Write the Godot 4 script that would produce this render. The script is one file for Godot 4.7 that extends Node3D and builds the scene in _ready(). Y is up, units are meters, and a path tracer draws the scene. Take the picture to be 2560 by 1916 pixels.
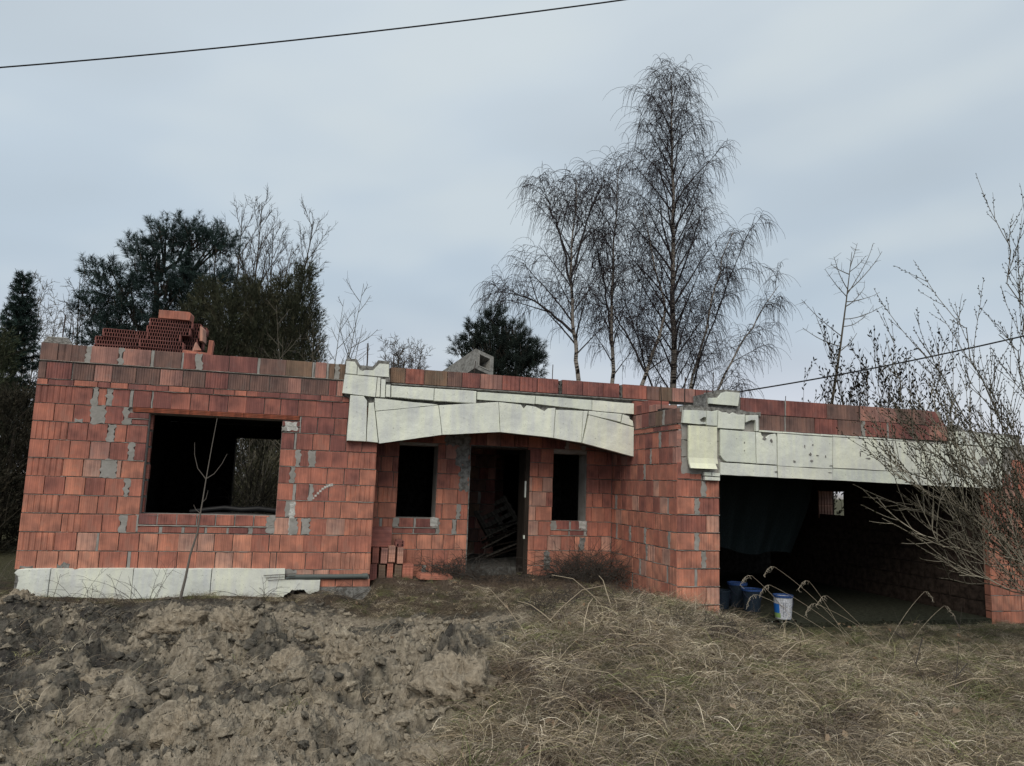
extends Node3D

var rng := RandomNumberGenerator.new()
var M := {}          # materials by name
var tones := []      # clay tones, each an array of texture-shifted materials
var cache := {}      # block meshes by size
var house: Node3D
var nz := FastNoiseLite.new()
var nr := FastNoiseLite.new()
var nc := FastNoiseLite.new()


class MB:
	# collects triangles; quads and triangles are given clockwise as seen from outside
	var v := PackedVector3Array()
	var n := PackedVector3Array()
	var t := PackedVector2Array()
	var c := PackedColorArray()
	var ix := PackedInt32Array()
	var col := Color.WHITE

	func quad(a: Vector3, b: Vector3, e: Vector3, d: Vector3, ua := Vector2.ZERO, ub := Vector2.ZERO, ue := Vector2.ZERO, ud := Vector2.ZERO) -> void:
		var nn := (e - a).cross(b - a).normalized()
		if nn == Vector3.ZERO:
			nn = (d - a).cross(e - a).normalized()
		var k := v.size()
		v.append_array([a, b, e, d]); n.append_array([nn, nn, nn, nn]); t.append_array([ua, ub, ue, ud]); c.append_array([col, col, col, col])
		ix.append_array([k, k + 1, k + 2, k, k + 2, k + 3])

	func tri(a: Vector3, b: Vector3, e: Vector3) -> void:
		var nn := (e - a).cross(b - a).normalized()
		var k := v.size()
		v.append_array([a, b, e]); n.append_array([nn, nn, nn]); t.append_array([Vector2(a.x, a.y), Vector2(b.x, b.y), Vector2(e.x, e.y)]); c.append_array([col, col, col])
		ix.append_array([k, k + 1, k + 2])

	func flat(a: Vector3, b: Vector3, e: Vector3, d: Vector3) -> void:
		# a quad whose texture lies in metres across its two long directions
		var u := b.distance_to(a)
		var w := d.distance_to(a)
		quad(a, b, e, d, Vector2(0, 0), Vector2(u, 0), Vector2(u, w), Vector2(0, w))

	func box(lo: Vector3, hi: Vector3, x := Transform3D.IDENTITY) -> void:
		var p := []
		for k in 8:
			p.append(x * Vector3(hi.x if k & 1 else lo.x, hi.y if k & 2 else lo.y, hi.z if k & 4 else lo.z))
		for f in [[4, 6, 7, 5], [1, 3, 2, 0], [5, 7, 3, 1], [0, 2, 6, 4], [6, 2, 3, 7], [0, 4, 5, 1]]:
			flat(p[f[0]], p[f[1]], p[f[2]], p[f[3]])

	func tube(p: PackedVector3Array, r0: float, r1: float, sides := 3, bend := 1.0) -> void:
		var k := v.size()
		var last := p.size() - 1
		var side := Vector3.RIGHT
		var run := 0.0
		for i in p.size():
			var d := (p[mini(i + 1, last)] - p[maxi(i - 1, 0)]).normalized()
			side = (side - d * side.dot(d))
			if side.length() < 0.05:
				side = d.cross(Vector3.FORWARD) + d.cross(Vector3.UP) * 0.3
			side = side.normalized()
			var up := d.cross(side)
			var r := lerpf(r0, r1, pow(float(i) / last, bend))
			if i > 0:
				run += p[i].distance_to(p[i - 1])
			for s in sides + 1:
				var a := TAU * s / sides
				var o := side * cos(a) + up * sin(a)
				v.append(p[i] + o * r); n.append(o); t.append(Vector2(float(s) / sides, run)); c.append(col)
		for i in last:
			for s in sides:
				var a := k + i * (sides + 1) + s
				var b := a + sides + 1
				ix.append_array([a, b, a + 1, a + 1, b, b + 1])

	func lump(at: Vector3, r: Vector3, rings := 6, sides := 9, rough := 0.0, noise: FastNoiseLite = null) -> void:
		var k := v.size()
		for i in rings + 1:
			var b := PI * i / rings
			for s in sides + 1:
				var a := TAU * (s % sides) / sides
				var o := Vector3(cos(a) * sin(b), cos(b), sin(a) * sin(b))
				var f := 1.0
				if noise:
					f += rough * noise.get_noise_3dv(o * 10.0 + at * 31.0)
				v.append(at + o * r * f); n.append((o / r).normalized()); t.append(Vector2(a, b)); c.append(col)
		for i in rings:
			for s in sides:
				var a := k + i * (sides + 1) + s
				var b := a + sides + 1
				ix.append_array([a, a + 1, b, a + 1, b + 1, b])

	func prism(poly: PackedVector2Array, z0: float, z1: float, x := Transform3D.IDENTITY, bevel := 0.0) -> void:
		# an outline in x and y drawn out from z0 (back) to z1 (front), the front edge bevelled
		var p := poly
		if not Geometry2D.is_polygon_clockwise(p):
			p = p.duplicate(); p.reverse()
		var q := p
		if bevel > 0.0:
			var inner := Geometry2D.offset_polygon(p, -bevel, Geometry2D.JOIN_MITER)
			if inner.size() == 1 and inner[0].size() == p.size():
				q = inner[0]
				if not Geometry2D.is_polygon_clockwise(q):
					q.reverse()
				var best := 0
				for i in q.size():
					if q[i].distance_to(p[0]) < q[best].distance_to(p[0]):
						best = i
				var turned := PackedVector2Array()
				for i in q.size():
					turned.append(q[(i + best) % q.size()])
				q = turned
		var tri_ := Geometry2D.triangulate_polygon(q)
		for side in 2:
			var k := v.size()
			var z := z1 if side == 0 else z0
			var nn := (x.basis * Vector3(0, 0, 1 if side == 0 else -1)).normalized()
			for a in (q if side == 0 else p):
				v.append(x * Vector3(a.x, a.y, z)); n.append(nn); t.append(a); c.append(col)
			var list := tri_ if side == 0 else Geometry2D.triangulate_polygon(p)
			for i in range(0, list.size(), 3):
				var e := PackedInt32Array([list[i], list[i + 1], list[i + 2]])
				var pts: PackedVector2Array = q if side == 0 else p
				var cw := (pts[e[1]] - pts[e[0]]).cross(pts[e[2]] - pts[e[0]]) < 0.0
				if cw != (side == 0):
					e = PackedInt32Array([e[0], e[2], e[1]])
				ix.append_array([k + e[0], k + e[1], k + e[2]])
		for i in p.size():
			var j := (i + 1) % p.size()
			var zb := z1 - bevel
			flat(x * Vector3(p[j].x, p[j].y, zb), x * Vector3(p[j].x, p[j].y, z0), x * Vector3(p[i].x, p[i].y, z0), x * Vector3(p[i].x, p[i].y, zb))
			if bevel > 0.0:
				flat(x * Vector3(q[j].x, q[j].y, z1), x * Vector3(p[j].x, p[j].y, zb), x * Vector3(p[i].x, p[i].y, zb), x * Vector3(q[i].x, q[i].y, z1))

	func lathe(profile: Array, sides := 24, x := Transform3D.IDENTITY) -> void:
		# profile of [radius, height] from the bottom of the outside up and over
		for i in profile.size() - 1:
			for s in sides:
				var a := TAU * s / sides
				var b := TAU * (s + 1) / sides
				var p: Array = profile[i]
				var q: Array = profile[i + 1]
				var u0 := float(s) / sides
				var u1 := float(s + 1) / sides
				quad(x * Vector3(q[0] * cos(a), q[1], q[0] * sin(a)), x * Vector3(q[0] * cos(b), q[1], q[0] * sin(b)), x * Vector3(p[0] * cos(b), p[1], p[0] * sin(b)), x * Vector3(p[0] * cos(a), p[1], p[0] * sin(a)),
					Vector2(u0, i + 1), Vector2(u1, i + 1), Vector2(u1, i), Vector2(u0, i))

	func mesh(into: ArrayMesh = null, m: Material = null) -> ArrayMesh:
		var a := []
		a.resize(Mesh.ARRAY_MAX)
		a[Mesh.ARRAY_VERTEX] = v; a[Mesh.ARRAY_NORMAL] = n; a[Mesh.ARRAY_TEX_UV] = t; a[Mesh.ARRAY_COLOR] = c; a[Mesh.ARRAY_INDEX] = ix
		var me := into if into else ArrayMesh.new()
		me.add_surface_from_arrays(Mesh.PRIMITIVE_TRIANGLES, a)
		if m:
			me.surface_set_material(me.get_surface_count() - 1, m)
		return me


# ---------------------------------------------------------------- naming and adding
func put(parent: Node, called: String, me: Mesh, m: Material = null, at := Transform3D.IDENTITY) -> MeshInstance3D:
	var o := MeshInstance3D.new()
	o.name = called
	o.mesh = me
	if m:
		o.material_override = m
	o.transform = at
	parent.add_child(o, true)
	return o


func tag(o: Node, label := "", category := "", group := "", kind := "") -> Node:
	for pair in [["label", label], ["category", category], ["group", group], ["kind", kind]]:
		if pair[1]:
			o.set_meta(pair[0], pair[1])
	return o


func thing(called: String, label: String, category: String, at := Vector3.ZERO, turn := 0.0, group := "") -> Node3D:
	var o := Node3D.new()
	o.name = called
	add_child(o, true)
	o.position = at
	o.rotation.y = turn
	tag(o, label, category, group)
	return o


func scatter(parent: Node, called: String, me: Mesh, m: Material, where: Array, colors: Array = []) -> MultiMeshInstance3D:
	var mm := MultiMesh.new()
	mm.transform_format = MultiMesh.TRANSFORM_3D
	mm.use_colors = colors.size() > 0
	mm.mesh = me
	mm.instance_count = where.size()
	for i in where.size():
		mm.set_instance_transform(i, where[i])
		if colors.size():
			mm.set_instance_color(i, colors[i])
	var o := MultiMeshInstance3D.new()
	o.name = called
	o.multimesh = mm
	o.material_override = m
	parent.add_child(o, true)
	o.set_meta("kind", "stuff")
	return o


func lin(r: float, g: float, b: float) -> Color:
	return Color(r, g, b).linear_to_srgb()


func mat(called: String, color: Color, rough := 0.9) -> StandardMaterial3D:
	var m := StandardMaterial3D.new()
	m.resource_name = called
	m.albedo_color = color
	m.roughness = rough
	m.metallic_specular = 0.3
	M[called] = m
	return m


func rr(a: float, b: float) -> float:
	return rng.randf_range(a, b)


func rdir() -> Vector3:
	return Vector3(rr(-1, 1), rr(-1, 1), rr(-1, 1))


func poly(a: Array) -> PackedVector2Array:
	var p := PackedVector2Array()
	for i in range(0, a.size(), 2):
		p.append(Vector2(a[i], a[i + 1]))
	return p


func frayed(p: PackedVector2Array, step: float, amount: float) -> PackedVector2Array:
	# an outline with its sides cut into short uneven lengths
	var q := PackedVector2Array()
	for i in p.size():
		var a := p[i]
		var b := p[(i + 1) % p.size()]
		var k := maxi(1, int(a.distance_to(b) / step))
		var across := (b - a).orthogonal().normalized()
		for j in k:
			q.append(a.lerp(b, float(j) / k) + across * (rr(-amount, amount) if j > 0 else 0.0))
	return q


# ---------------------------------------------------------------- surfaces
func noise_picture(w: int, h: int, f: Callable) -> ImageTexture:
	var im := Image.create(w, h, false, Image.FORMAT_RGB8)
	for y in h:
		for x in w:
			im.set_pixel(x, y, f.call(x, y))
	return ImageTexture.create_from_image(im)


func round_noise(x: int, y: int, w: int, h: int, fx: float, fy: float, noise: FastNoiseLite, shift := 0.0) -> float:
	# noise that closes on itself at the picture's sides: four shifted samples faded into one another
	var u := float(x) / w
	var v := float(y) / h
	var a := u * fx * 2.0 + shift
	var b := v * fy * 2.0 + shift
	var p := lerpf(noise.get_noise_2d(a, b), noise.get_noise_2d(a - fx * 2.0, b), smoothstep(0.75, 1.0, u))
	if v < 0.75:
		return p
	var q := lerpf(noise.get_noise_2d(a, b - fy * 2.0), noise.get_noise_2d(a - fx * 2.0, b - fy * 2.0), smoothstep(0.75, 1.0, u))
	return lerpf(p, q, smoothstep(0.75, 1.0, v))


func make_materials() -> void:
	nz.seed = 7; nz.noise_type = FastNoiseLite.TYPE_SIMPLEX_SMOOTH; nz.fractal_type = FastNoiseLite.FRACTAL_FBM; nz.fractal_octaves = 4; nz.frequency = 1.0
	nr.seed = 21; nr.noise_type = FastNoiseLite.TYPE_SIMPLEX_SMOOTH; nr.fractal_type = FastNoiseLite.FRACTAL_RIDGED; nr.fractal_octaves = 4; nr.frequency = 1.0
	nc.seed = 5; nc.noise_type = FastNoiseLite.TYPE_CELLULAR; nc.fractal_type = FastNoiseLite.FRACTAL_NONE; nc.frequency = 1.0; nc.cellular_return_type = FastNoiseLite.RETURN_DISTANCE; nc.cellular_jitter = 1.0
	# fired clay: combed upright streaks, blooms of lime and darker burnt patches; one picture is one metre
	var clay := noise_picture(512, 512, func(x, y):
		var comb := 0.5 + 0.5 * cos(TAU * x / 512.0 * 40.0)
		var streak := round_noise(x, y, 512, 512, 14.0, 0.5, nz)
		var blot := round_noise(x, y, 512, 512, 1.3, 1.3, nz, 9.0)
		var fine := rng.randf_range(-0.05, 0.05)
		var k := 0.86 - 0.07 * comb * comb + 0.12 * streak + 0.24 * blot + fine
		var lime := clampf(round_noise(x, y, 512, 512, 2.2, 1.6, nz, 30.0) * 2.4 - 0.55, 0.0, 0.45)
		var c := Color(k, k * (1.0 - 0.05 * blot), k * (1.0 - 0.10 * blot))
		return c.lerp(Color(0.82, 0.9, 0.92), lime))
	var comb_up := Image.create(256, 64, false, Image.FORMAT_RGB8)
	for x in 256:
		var g := 0.5 + 0.5 * cos(TAU * x / 256.0 * 10.0)
		for y in 64:
			var k: float = clampf(0.55 + 0.45 * (1.0 - g * g * g) - 0.5 + rr(-0.03, 0.03), 0, 1)
			comb_up.set_pixel(x, y, Color(k, k, k))
	comb_up.bump_map_to_normal_map(3.0)
	var comb_tex := ImageTexture.create_from_image(comb_up)
	# one tone is a linear base colour; row tones are mixed from these
	var bases := [
		[0.545, 0.246, 0.170], [0.482, 0.204, 0.142], [0.415, 0.168, 0.122], [0.345, 0.138, 0.107],
		[0.282, 0.114, 0.096], [0.230, 0.100, 0.089], [0.205, 0.125, 0.106], [0.535, 0.296, 0.225], [0.358, 0.190, 0.158], [0.205, 0.138, 0.100]]
	for k in bases.size():
		var set_ := []
		for j in 4:
			var m := mat("fired_clay", lin(bases[k][0] * 1.18, bases[k][1] * 1.18, bases[k][2] * 1.18), 0.92)
			m.albedo_texture = clay
			m.uv1_offset = Vector3(0.31 * j + 0.13 * k, 0.27 * j + 0.41 * k, 0)
			m.normal_enabled = true
			m.normal_texture = comb_tex
			m.normal_scale = 0.28
			set_.append(m)
		tones.append(set_)
	var grit := NoiseTexture2D.new()
	grit.width = 512; grit.height = 512; grit.seamless = true
	var gn := FastNoiseLite.new()
	gn.seed = 3; gn.frequency = 0.02; gn.fractal_octaves = 6; gn.fractal_gain = 0.62
	grit.noise = gn
	var tone_ramp := Gradient.new()
	tone_ramp.offsets = PackedFloat32Array([0.2, 0.5, 0.8]); tone_ramp.colors = PackedColorArray([Color(0.66, 0.65, 0.64), Color(0.86, 0.86, 0.86), Color(1, 1, 1)])
	var mottle := NoiseTexture2D.new()
	mottle.width = 512; mottle.height = 512; mottle.seamless = true; mottle.noise = gn; mottle.color_ramp = tone_ramp
	var faint_ramp := Gradient.new()
	faint_ramp.offsets = PackedFloat32Array([0.2, 0.8]); faint_ramp.colors = PackedColorArray([Color(0.86, 0.86, 0.85), Color(1, 1, 1)])
	var faint := NoiseTexture2D.new()
	faint.width = 256; faint.height = 256; faint.seamless = true; faint.noise = gn; faint.color_ramp = faint_ramp
	for d in [["mortar", 0.315, 0.30, 0.28, 0.5], ["joint_mortar", 0.40, 0.385, 0.355, 0.8], ["concrete", 0.24, 0.235, 0.22, 1.0], ["dark_concrete", 0.12, 0.118, 0.11, 0.8], ["lime", 0.52, 0.51, 0.48, 1.5], ["shade_dark", 0.055, 0.052, 0.048, 0.7], ["mossy_floor", 0.038, 0.040, 0.026, 1.2], ["brown_render", 0.075, 0.053, 0.042, 0.6], ["stone", 0.3, 0.29, 0.27, 2.0]]:  # the near-black interior tone has the shade put into its colour
		var m := mat(d[0], lin(d[1], d[2], d[3]), 0.95)
		m.albedo_texture = mottle
		m.uv1_triplanar = true; m.uv1_world_triplanar = true
		m.uv1_scale = Vector3.ONE * float(d[4])
		m.heightmap_enabled = true; m.heightmap_texture = grit; m.heightmap_scale = 0.7 if "mortar" in d[0] else 1.2
		if "mortar" in d[0] or d[0] == "lime":
			m.albedo_texture = faint
	# insulation boards: greenish white foam with beads, grey water streaks and small holes
	var foam := noise_picture(512, 512, func(x, y):
		var blot := round_noise(x, y, 512, 512, 1.0, 1.0, nz, 3.0)
		var run := round_noise(x, y, 512, 512, 6.0, 0.7, nz, 17.0)
		var bead := rng.randf_range(-0.035, 0.035)
		var k := 0.93 + 0.11 * blot + 0.06 * run + bead
		var speck := clampf(round_noise(x, y, 512, 512, 18.0, 18.0, nz, 50.0) * 6.0 - 3.3, 0.0, 0.5)
		return Color(k * 0.99, k, k * (0.97 - 0.05 * run - 0.03 * blot)).lerp(Color(0.28, 0.29, 0.26), speck))
	for d in [["foam", 0.77, 0.775, 0.75], ["warm_foam", 0.775, 0.77, 0.73], ["yellow_foam", 0.80, 0.785, 0.66], ["grey_foam", 0.70, 0.715, 0.685]]:
		var m := mat(d[0], lin(d[1], d[2], d[3]), 0.85)
		m.albedo_texture = foam
		m.uv1_triplanar = true; m.uv1_world_triplanar = true
		m.uv1_scale = Vector3.ONE * 0.6
		m.heightmap_enabled = true; m.heightmap_texture = grit; m.heightmap_scale = 0.5
	var wood := noise_picture(256, 256, func(x, y):
		var k := 0.8 + 0.3 * round_noise(x, y, 256, 256, 0.5, 10.0, nz) + rng.randf_range(-0.04, 0.04)
		return Color(k, k, k))
	for d in [["grey_wood", 0.20, 0.18, 0.15], ["dark_wood", 0.05, 0.038, 0.030]]:
		var m := mat(d[0], lin(d[1], d[2], d[3]), 0.9)
		m.albedo_texture = wood
	mat("rust", lin(0.045, 0.032, 0.028), 0.8)
	mat("cable_black", lin(0.012, 0.012, 0.014), 0.6)
	mat("pipe_grey", lin(0.09, 0.105, 0.10), 0.6)
	mat("tarp", lin(0.05, 0.072, 0.074), 0.5)
	mat("blue_plastic", lin(0.035, 0.08, 0.235), 0.4)
	mat("navy_plastic", lin(0.022, 0.034, 0.052), 0.45)
	mat("white_plastic", lin(0.66, 0.68, 0.74), 0.4)
	mat("print_blue", lin(0.02, 0.13, 0.45), 0.5)
	mat("print_green", lin(0.22, 0.35, 0.12), 0.5)
	mat("ink", lin(0.03, 0.03, 0.06), 0.6)
	mat("rubber", lin(0.016, 0.016, 0.017), 0.45)
	mat("clay_lintel", lin(0.33, 0.105, 0.062), 0.9).albedo_texture = clay
	M.clay_lintel.uv1_scale = Vector3(0.6, 3.0, 1)
	for k in ["white_plastic", "blue_plastic", "navy_plastic", "tarp"]:
		M[k].albedo_texture = mottle
		M[k].uv1_triplanar = true
		M[k].uv1_scale = Vector3.ONE * 3.0
	# bark: birch white with dark bands, others plain
	var birch := noise_picture(128, 512, func(x, y):
		var band := round_noise(x, y, 128, 512, 0.5, 22.0, nz)
		var big := round_noise(x, y, 128, 512, 0.9, 3.0, nz, 8.0)
		return Color(0.72, 0.69, 0.66).lerp(Color(0.10, 0.085, 0.08), clampf(band * 3.0 + big * 2.2 - 0.25, 0.0, 1.0)))
	var m := mat("birch_bark", lin(0.62, 0.60, 0.57), 0.9)
	m.albedo_texture = birch
	m.uv1_scale = Vector3(1, 0.35, 1)
	for d in [["birch_limb", 0.050, 0.042, 0.042], ["birch_twig", 0.030, 0.023, 0.026], ["bark_brown", 0.055, 0.045, 0.036], ["twig_brown", 0.075, 0.060, 0.045], ["twig_grey", 0.10, 0.088, 0.068], ["twig_pale", 0.27, 0.24, 0.185], ["sapling_bark", 0.13, 0.115, 0.10],
			["willow_bark", 0.135, 0.12, 0.092], ["bramble", 0.06, 0.052, 0.045], ["catkin_dark", 0.05, 0.046, 0.03]]:
		mat(d[0], lin(d[1], d[2], d[3]), 0.9)
	for d in ["soil", "straw", "needles", "leaf_spray", "catkins"]:
		var q := mat(d, Color.WHITE, 0.95)
		q.vertex_color_use_as_albedo = true
	M.soil.albedo_texture = mottle
	M.soil.uv1_triplanar = true; M.soil.uv1_world_triplanar = true
	M.soil.uv1_scale = Vector3.ONE * 1.7
	M.soil.heightmap_enabled = true; M.soil.heightmap_texture = grit; M.soil.heightmap_scale = 3.0
	M.straw.backlight_enabled = true; M.straw.backlight = Color(0.25, 0.22, 0.16)


# ---------------------------------------------------------------- hollow clay blocks
func block_mesh(w: float, h: float, kind: String, deep := 0.12) -> ArrayMesh:
	# lower left corner of the face at the origin, face towards +z; h combed, r coarse ribs, s narrow ribs, b plain small brick
	var key := "%s%.2f_%.2f_%.2f" % [kind, w, h, deep]
	if cache.has(key):
		return cache[key]
	var b := MB.new()
	var e := 0.004
	if kind == "r" or kind == "s":
		var count := clampi(roundi(w / (0.078 if kind == "r" else 0.034)), 2, 9)
		var depth := 0.010 if kind == "r" else 0.006
		var prev := Vector2(0, -depth)
		for i in count:
			var x0 := w * i / count
			var x1 := w * (i + 1) / count
			var line := [Vector2(lerpf(x0, x1, 0.14), 0), Vector2(lerpf(x0, x1, 0.80), 0), Vector2(lerpf(x0, x1, 0.94), -depth), Vector2(x1, -depth)]
			if kind == "s":
				line = [Vector2(lerpf(x0, x1, 0.35), 0), Vector2(lerpf(x0, x1, 0.75), 0), Vector2(x1, -depth)]
			for q in line:
				b.quad(Vector3(prev.x, h, prev.y), Vector3(q.x, h, q.y), Vector3(q.x, 0, q.y), Vector3(prev.x, 0, prev.y), Vector2(prev.x, h), Vector2(q.x, h), Vector2(q.x, 0), Vector2(prev.x, 0))
				prev = q
		b.flat(Vector3(0, h, -deep), Vector3(w, h, -deep), Vector3(w, h, -depth), Vector3(0, h, -depth))
		b.flat(Vector3(0, 0, -depth), Vector3(w, 0, -depth), Vector3(w, 0, -deep), Vector3(0, 0, -deep))
		b.flat(Vector3(0, h, -deep), Vector3(0, h, -depth), Vector3(0, 0, -depth), Vector3(0, 0, -deep))
		b.flat(Vector3(w, h, -depth), Vector3(w, h, -deep), Vector3(w, 0, -deep), Vector3(w, 0, -depth))
	else:
		var q := [Vector3(e, h - e, 0), Vector3(w - e, h - e, 0), Vector3(w - e, e, 0), Vector3(e, e, 0)]
		var p := [Vector3(0, h, -e), Vector3(w, h, -e), Vector3(w, 0, -e), Vector3(0, 0, -e)]
		b.quad(q[0], q[1], q[2], q[3], Vector2(e, h - e), Vector2(w - e, h - e), Vector2(w - e, e), Vector2(e, e))
		for i in 4:
			var j := (i + 1) % 4
			b.flat(p[i], p[j], q[j], q[i])
			var back := Vector3(0, 0, e - deep)
			b.flat(p[i] + back, p[j] + back, p[j], p[i])
	cache[key] = b.mesh()
	return cache[key]


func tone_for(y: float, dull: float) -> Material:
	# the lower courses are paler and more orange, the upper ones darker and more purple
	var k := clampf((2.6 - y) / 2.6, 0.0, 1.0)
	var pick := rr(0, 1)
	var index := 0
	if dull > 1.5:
		return M.brown_render
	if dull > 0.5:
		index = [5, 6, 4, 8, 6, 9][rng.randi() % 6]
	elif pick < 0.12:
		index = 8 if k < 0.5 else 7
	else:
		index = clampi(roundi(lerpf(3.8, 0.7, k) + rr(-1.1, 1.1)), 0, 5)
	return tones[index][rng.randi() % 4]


func wall(called: String, at: Transform3D) -> Node3D:
	var w := MeshInstance3D.new()
	w.name = called
	w.transform = at
	house.add_child(w, true)
	return w


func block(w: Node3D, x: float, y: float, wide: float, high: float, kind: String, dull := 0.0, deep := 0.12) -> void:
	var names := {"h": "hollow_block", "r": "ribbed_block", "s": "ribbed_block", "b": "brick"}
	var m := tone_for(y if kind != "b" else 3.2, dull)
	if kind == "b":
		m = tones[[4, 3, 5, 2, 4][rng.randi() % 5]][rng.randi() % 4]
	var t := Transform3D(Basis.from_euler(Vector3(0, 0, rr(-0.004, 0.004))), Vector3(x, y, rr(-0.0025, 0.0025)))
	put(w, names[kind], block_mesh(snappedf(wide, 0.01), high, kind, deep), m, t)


func mortar_patch(w: Node3D, x0: float, y0: float, x1: float, y1: float, m := "mortar", fray := 0.021) -> void:
	var b := MB.new()
	b.prism(frayed(PackedVector2Array([Vector2(x0, y0), Vector2(x1, y0), Vector2(x1, y1), Vector2(x0, y1)]), 0.035, fray), -0.05, 0.0, Transform3D(Basis(), Vector3(0, 0, rr(0.0, 0.006))), 0.004)
	put(w, "mortar_patch", b.mesh(), M[m])


func bed(b: MB, x0: float, x1: float, y: float, out := 0.0, thick := 0.017) -> void:
	# a bed joint: a ragged lip of mortar between two courses, squeezed out here and there
	var k := maxi(2, int((x1 - x0) / 0.035))
	var last := []
	for i in k + 1:
		var x := lerpf(x0, x1, float(i) / k)
		var squeeze := maxf(0.0, nz.get_noise_2d(x * 3.1 + y * 17.0, y * 9.0) - 0.02)
		var up := y + thick * 0.5 + rr(-0.002, 0.002) + squeeze * 0.006
		var low := y - thick * 0.5 - rr(-0.002, 0.002) - squeeze * 0.010
		var z := -0.002 + squeeze * 0.02 + rr(-0.002, 0.002) + out
		var now := [Vector3(x, up, -0.03), Vector3(x, (up + low) / 2.0, z), Vector3(x, low, -0.03)]
		if last:
			b.quad(last[0], now[0], now[1], last[1])
			b.quad(last[1], now[1], now[2], last[2])
		last = now


func course(w: Node3D, joints: MB, x0: float, y: float, high: float, kinds: String, ends: Array, dull := 0.0, deep := 0.12) -> void:
	# one row laid from its list of right-hand edges, rising from y
	var left := x0
	for i in kinds.length():
		var k := kinds[i]
		var right: float = ends[i]
		if k == "m":
			if right - left > 0.045:
				mortar_patch(w, left - 0.006, y - 0.004, right + 0.006, y + high + 0.004)
			else:
				var b := MB.new()
				b.prism(frayed(PackedVector2Array([Vector2(left, y), Vector2(right, y), Vector2(right, y + high), Vector2(left, y + high)]), 0.06, 0.006), -0.05, -0.003)
				put(w, "mortar_patch", b.mesh(), M.mortar)
		elif k != "v" and k != "x" and right - left > 0.03:
			var gap := rr(0.004, 0.009)
			var kind := k
			if kind == "h" and rng.randf() < 0.03 and right - left > 0.2:
				kind = "r"
			block(w, left + gap * 0.5, y + rr(-0.002, 0.002), right - left - gap, high, kind, dull, deep)
		left = right


func random_course(w: Node3D, joints: MB, x0: float, x1: float, y: float, high: float, openings: Array, dull := 0.0, coarse := 0.05) -> void:
	# a row of standard blocks, some cut, some with wide mortar joints, kept out of the openings [x0, x1, y0, y1]
	var cuts := []
	for o in openings:
		if y + high * 0.5 > o[2] and y + high * 0.5 < o[3]:
			cuts.append(o)
	var runs := []
	var from := x0
	for o in cuts:
		runs.append([from, o[0]])
		from = o[1]
	runs.append([from, x1])
	for run in runs:
		var ends := []
		var kinds := ""
		var x: float = run[0] + rr(0.10, 0.25)
		if run[1] - run[0] < 0.05:
			continue
		if run[1] - run[0] < 0.3:
			x = run[1]
		while true:
			var stop: bool = x > run[1] - 0.07
			ends.append(run[1] if stop else x)
			kinds += "r" if rng.randf() < coarse else "h"
			if stop:
				break
			if dull < 1.5 and rng.randf() < 0.16 and x + 0.12 < run[1]:
				x += rr(0.04, 0.07)
				ends.append(x)
				kinds += "m"
			x += [0.25, 0.25, 0.25, 0.245, 0.19, 0.25][rng.randi() % 6]
		course(w, joints, run[0], y, high, kinds, ends, dull)
		bed(joints, run[0], run[1], y - 0.006)


func core(b: MB, x0: float, x1: float, y0: float, y1: float, thick: float, openings: Array) -> void:
	# the mortar bed behind the faces of a wall, with its openings left free
	var xs := [x0, x1]
	for o in openings:
		xs.append(o[0])
		xs.append(o[1])
	xs.sort()
	for i in xs.size() - 1:
		if xs[i + 1] - xs[i] < 0.001:
			continue
		var mid: float = (xs[i] + xs[i + 1]) / 2.0
		var low := y0
		for o in openings:
			if mid > o[0] and mid < o[1]:
				if o[2] > low:
					b.box(Vector3(xs[i], low, -thick), Vector3(xs[i + 1], o[2] - 0.012, -0.03))
				low = o[3]
		b.box(Vector3(xs[i], low, -thick), Vector3(xs[i + 1], y1, -0.03))


func boards(called: String, parent: Node3D, list: Array, z0: float, z1: float, m: String) -> void:
	for a in list:
		var b := MB.new()
		var lift := rr(-0.004, 0.004)
		b.prism(frayed(poly(a), 0.16, 0.0035), z0, z1 + lift, Transform3D.IDENTITY, 0.005)
		put(parent, called, b.mesh(), M[[m, m, m, "warm_foam", "grey_foam"][rng.randi() % 5]])


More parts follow.
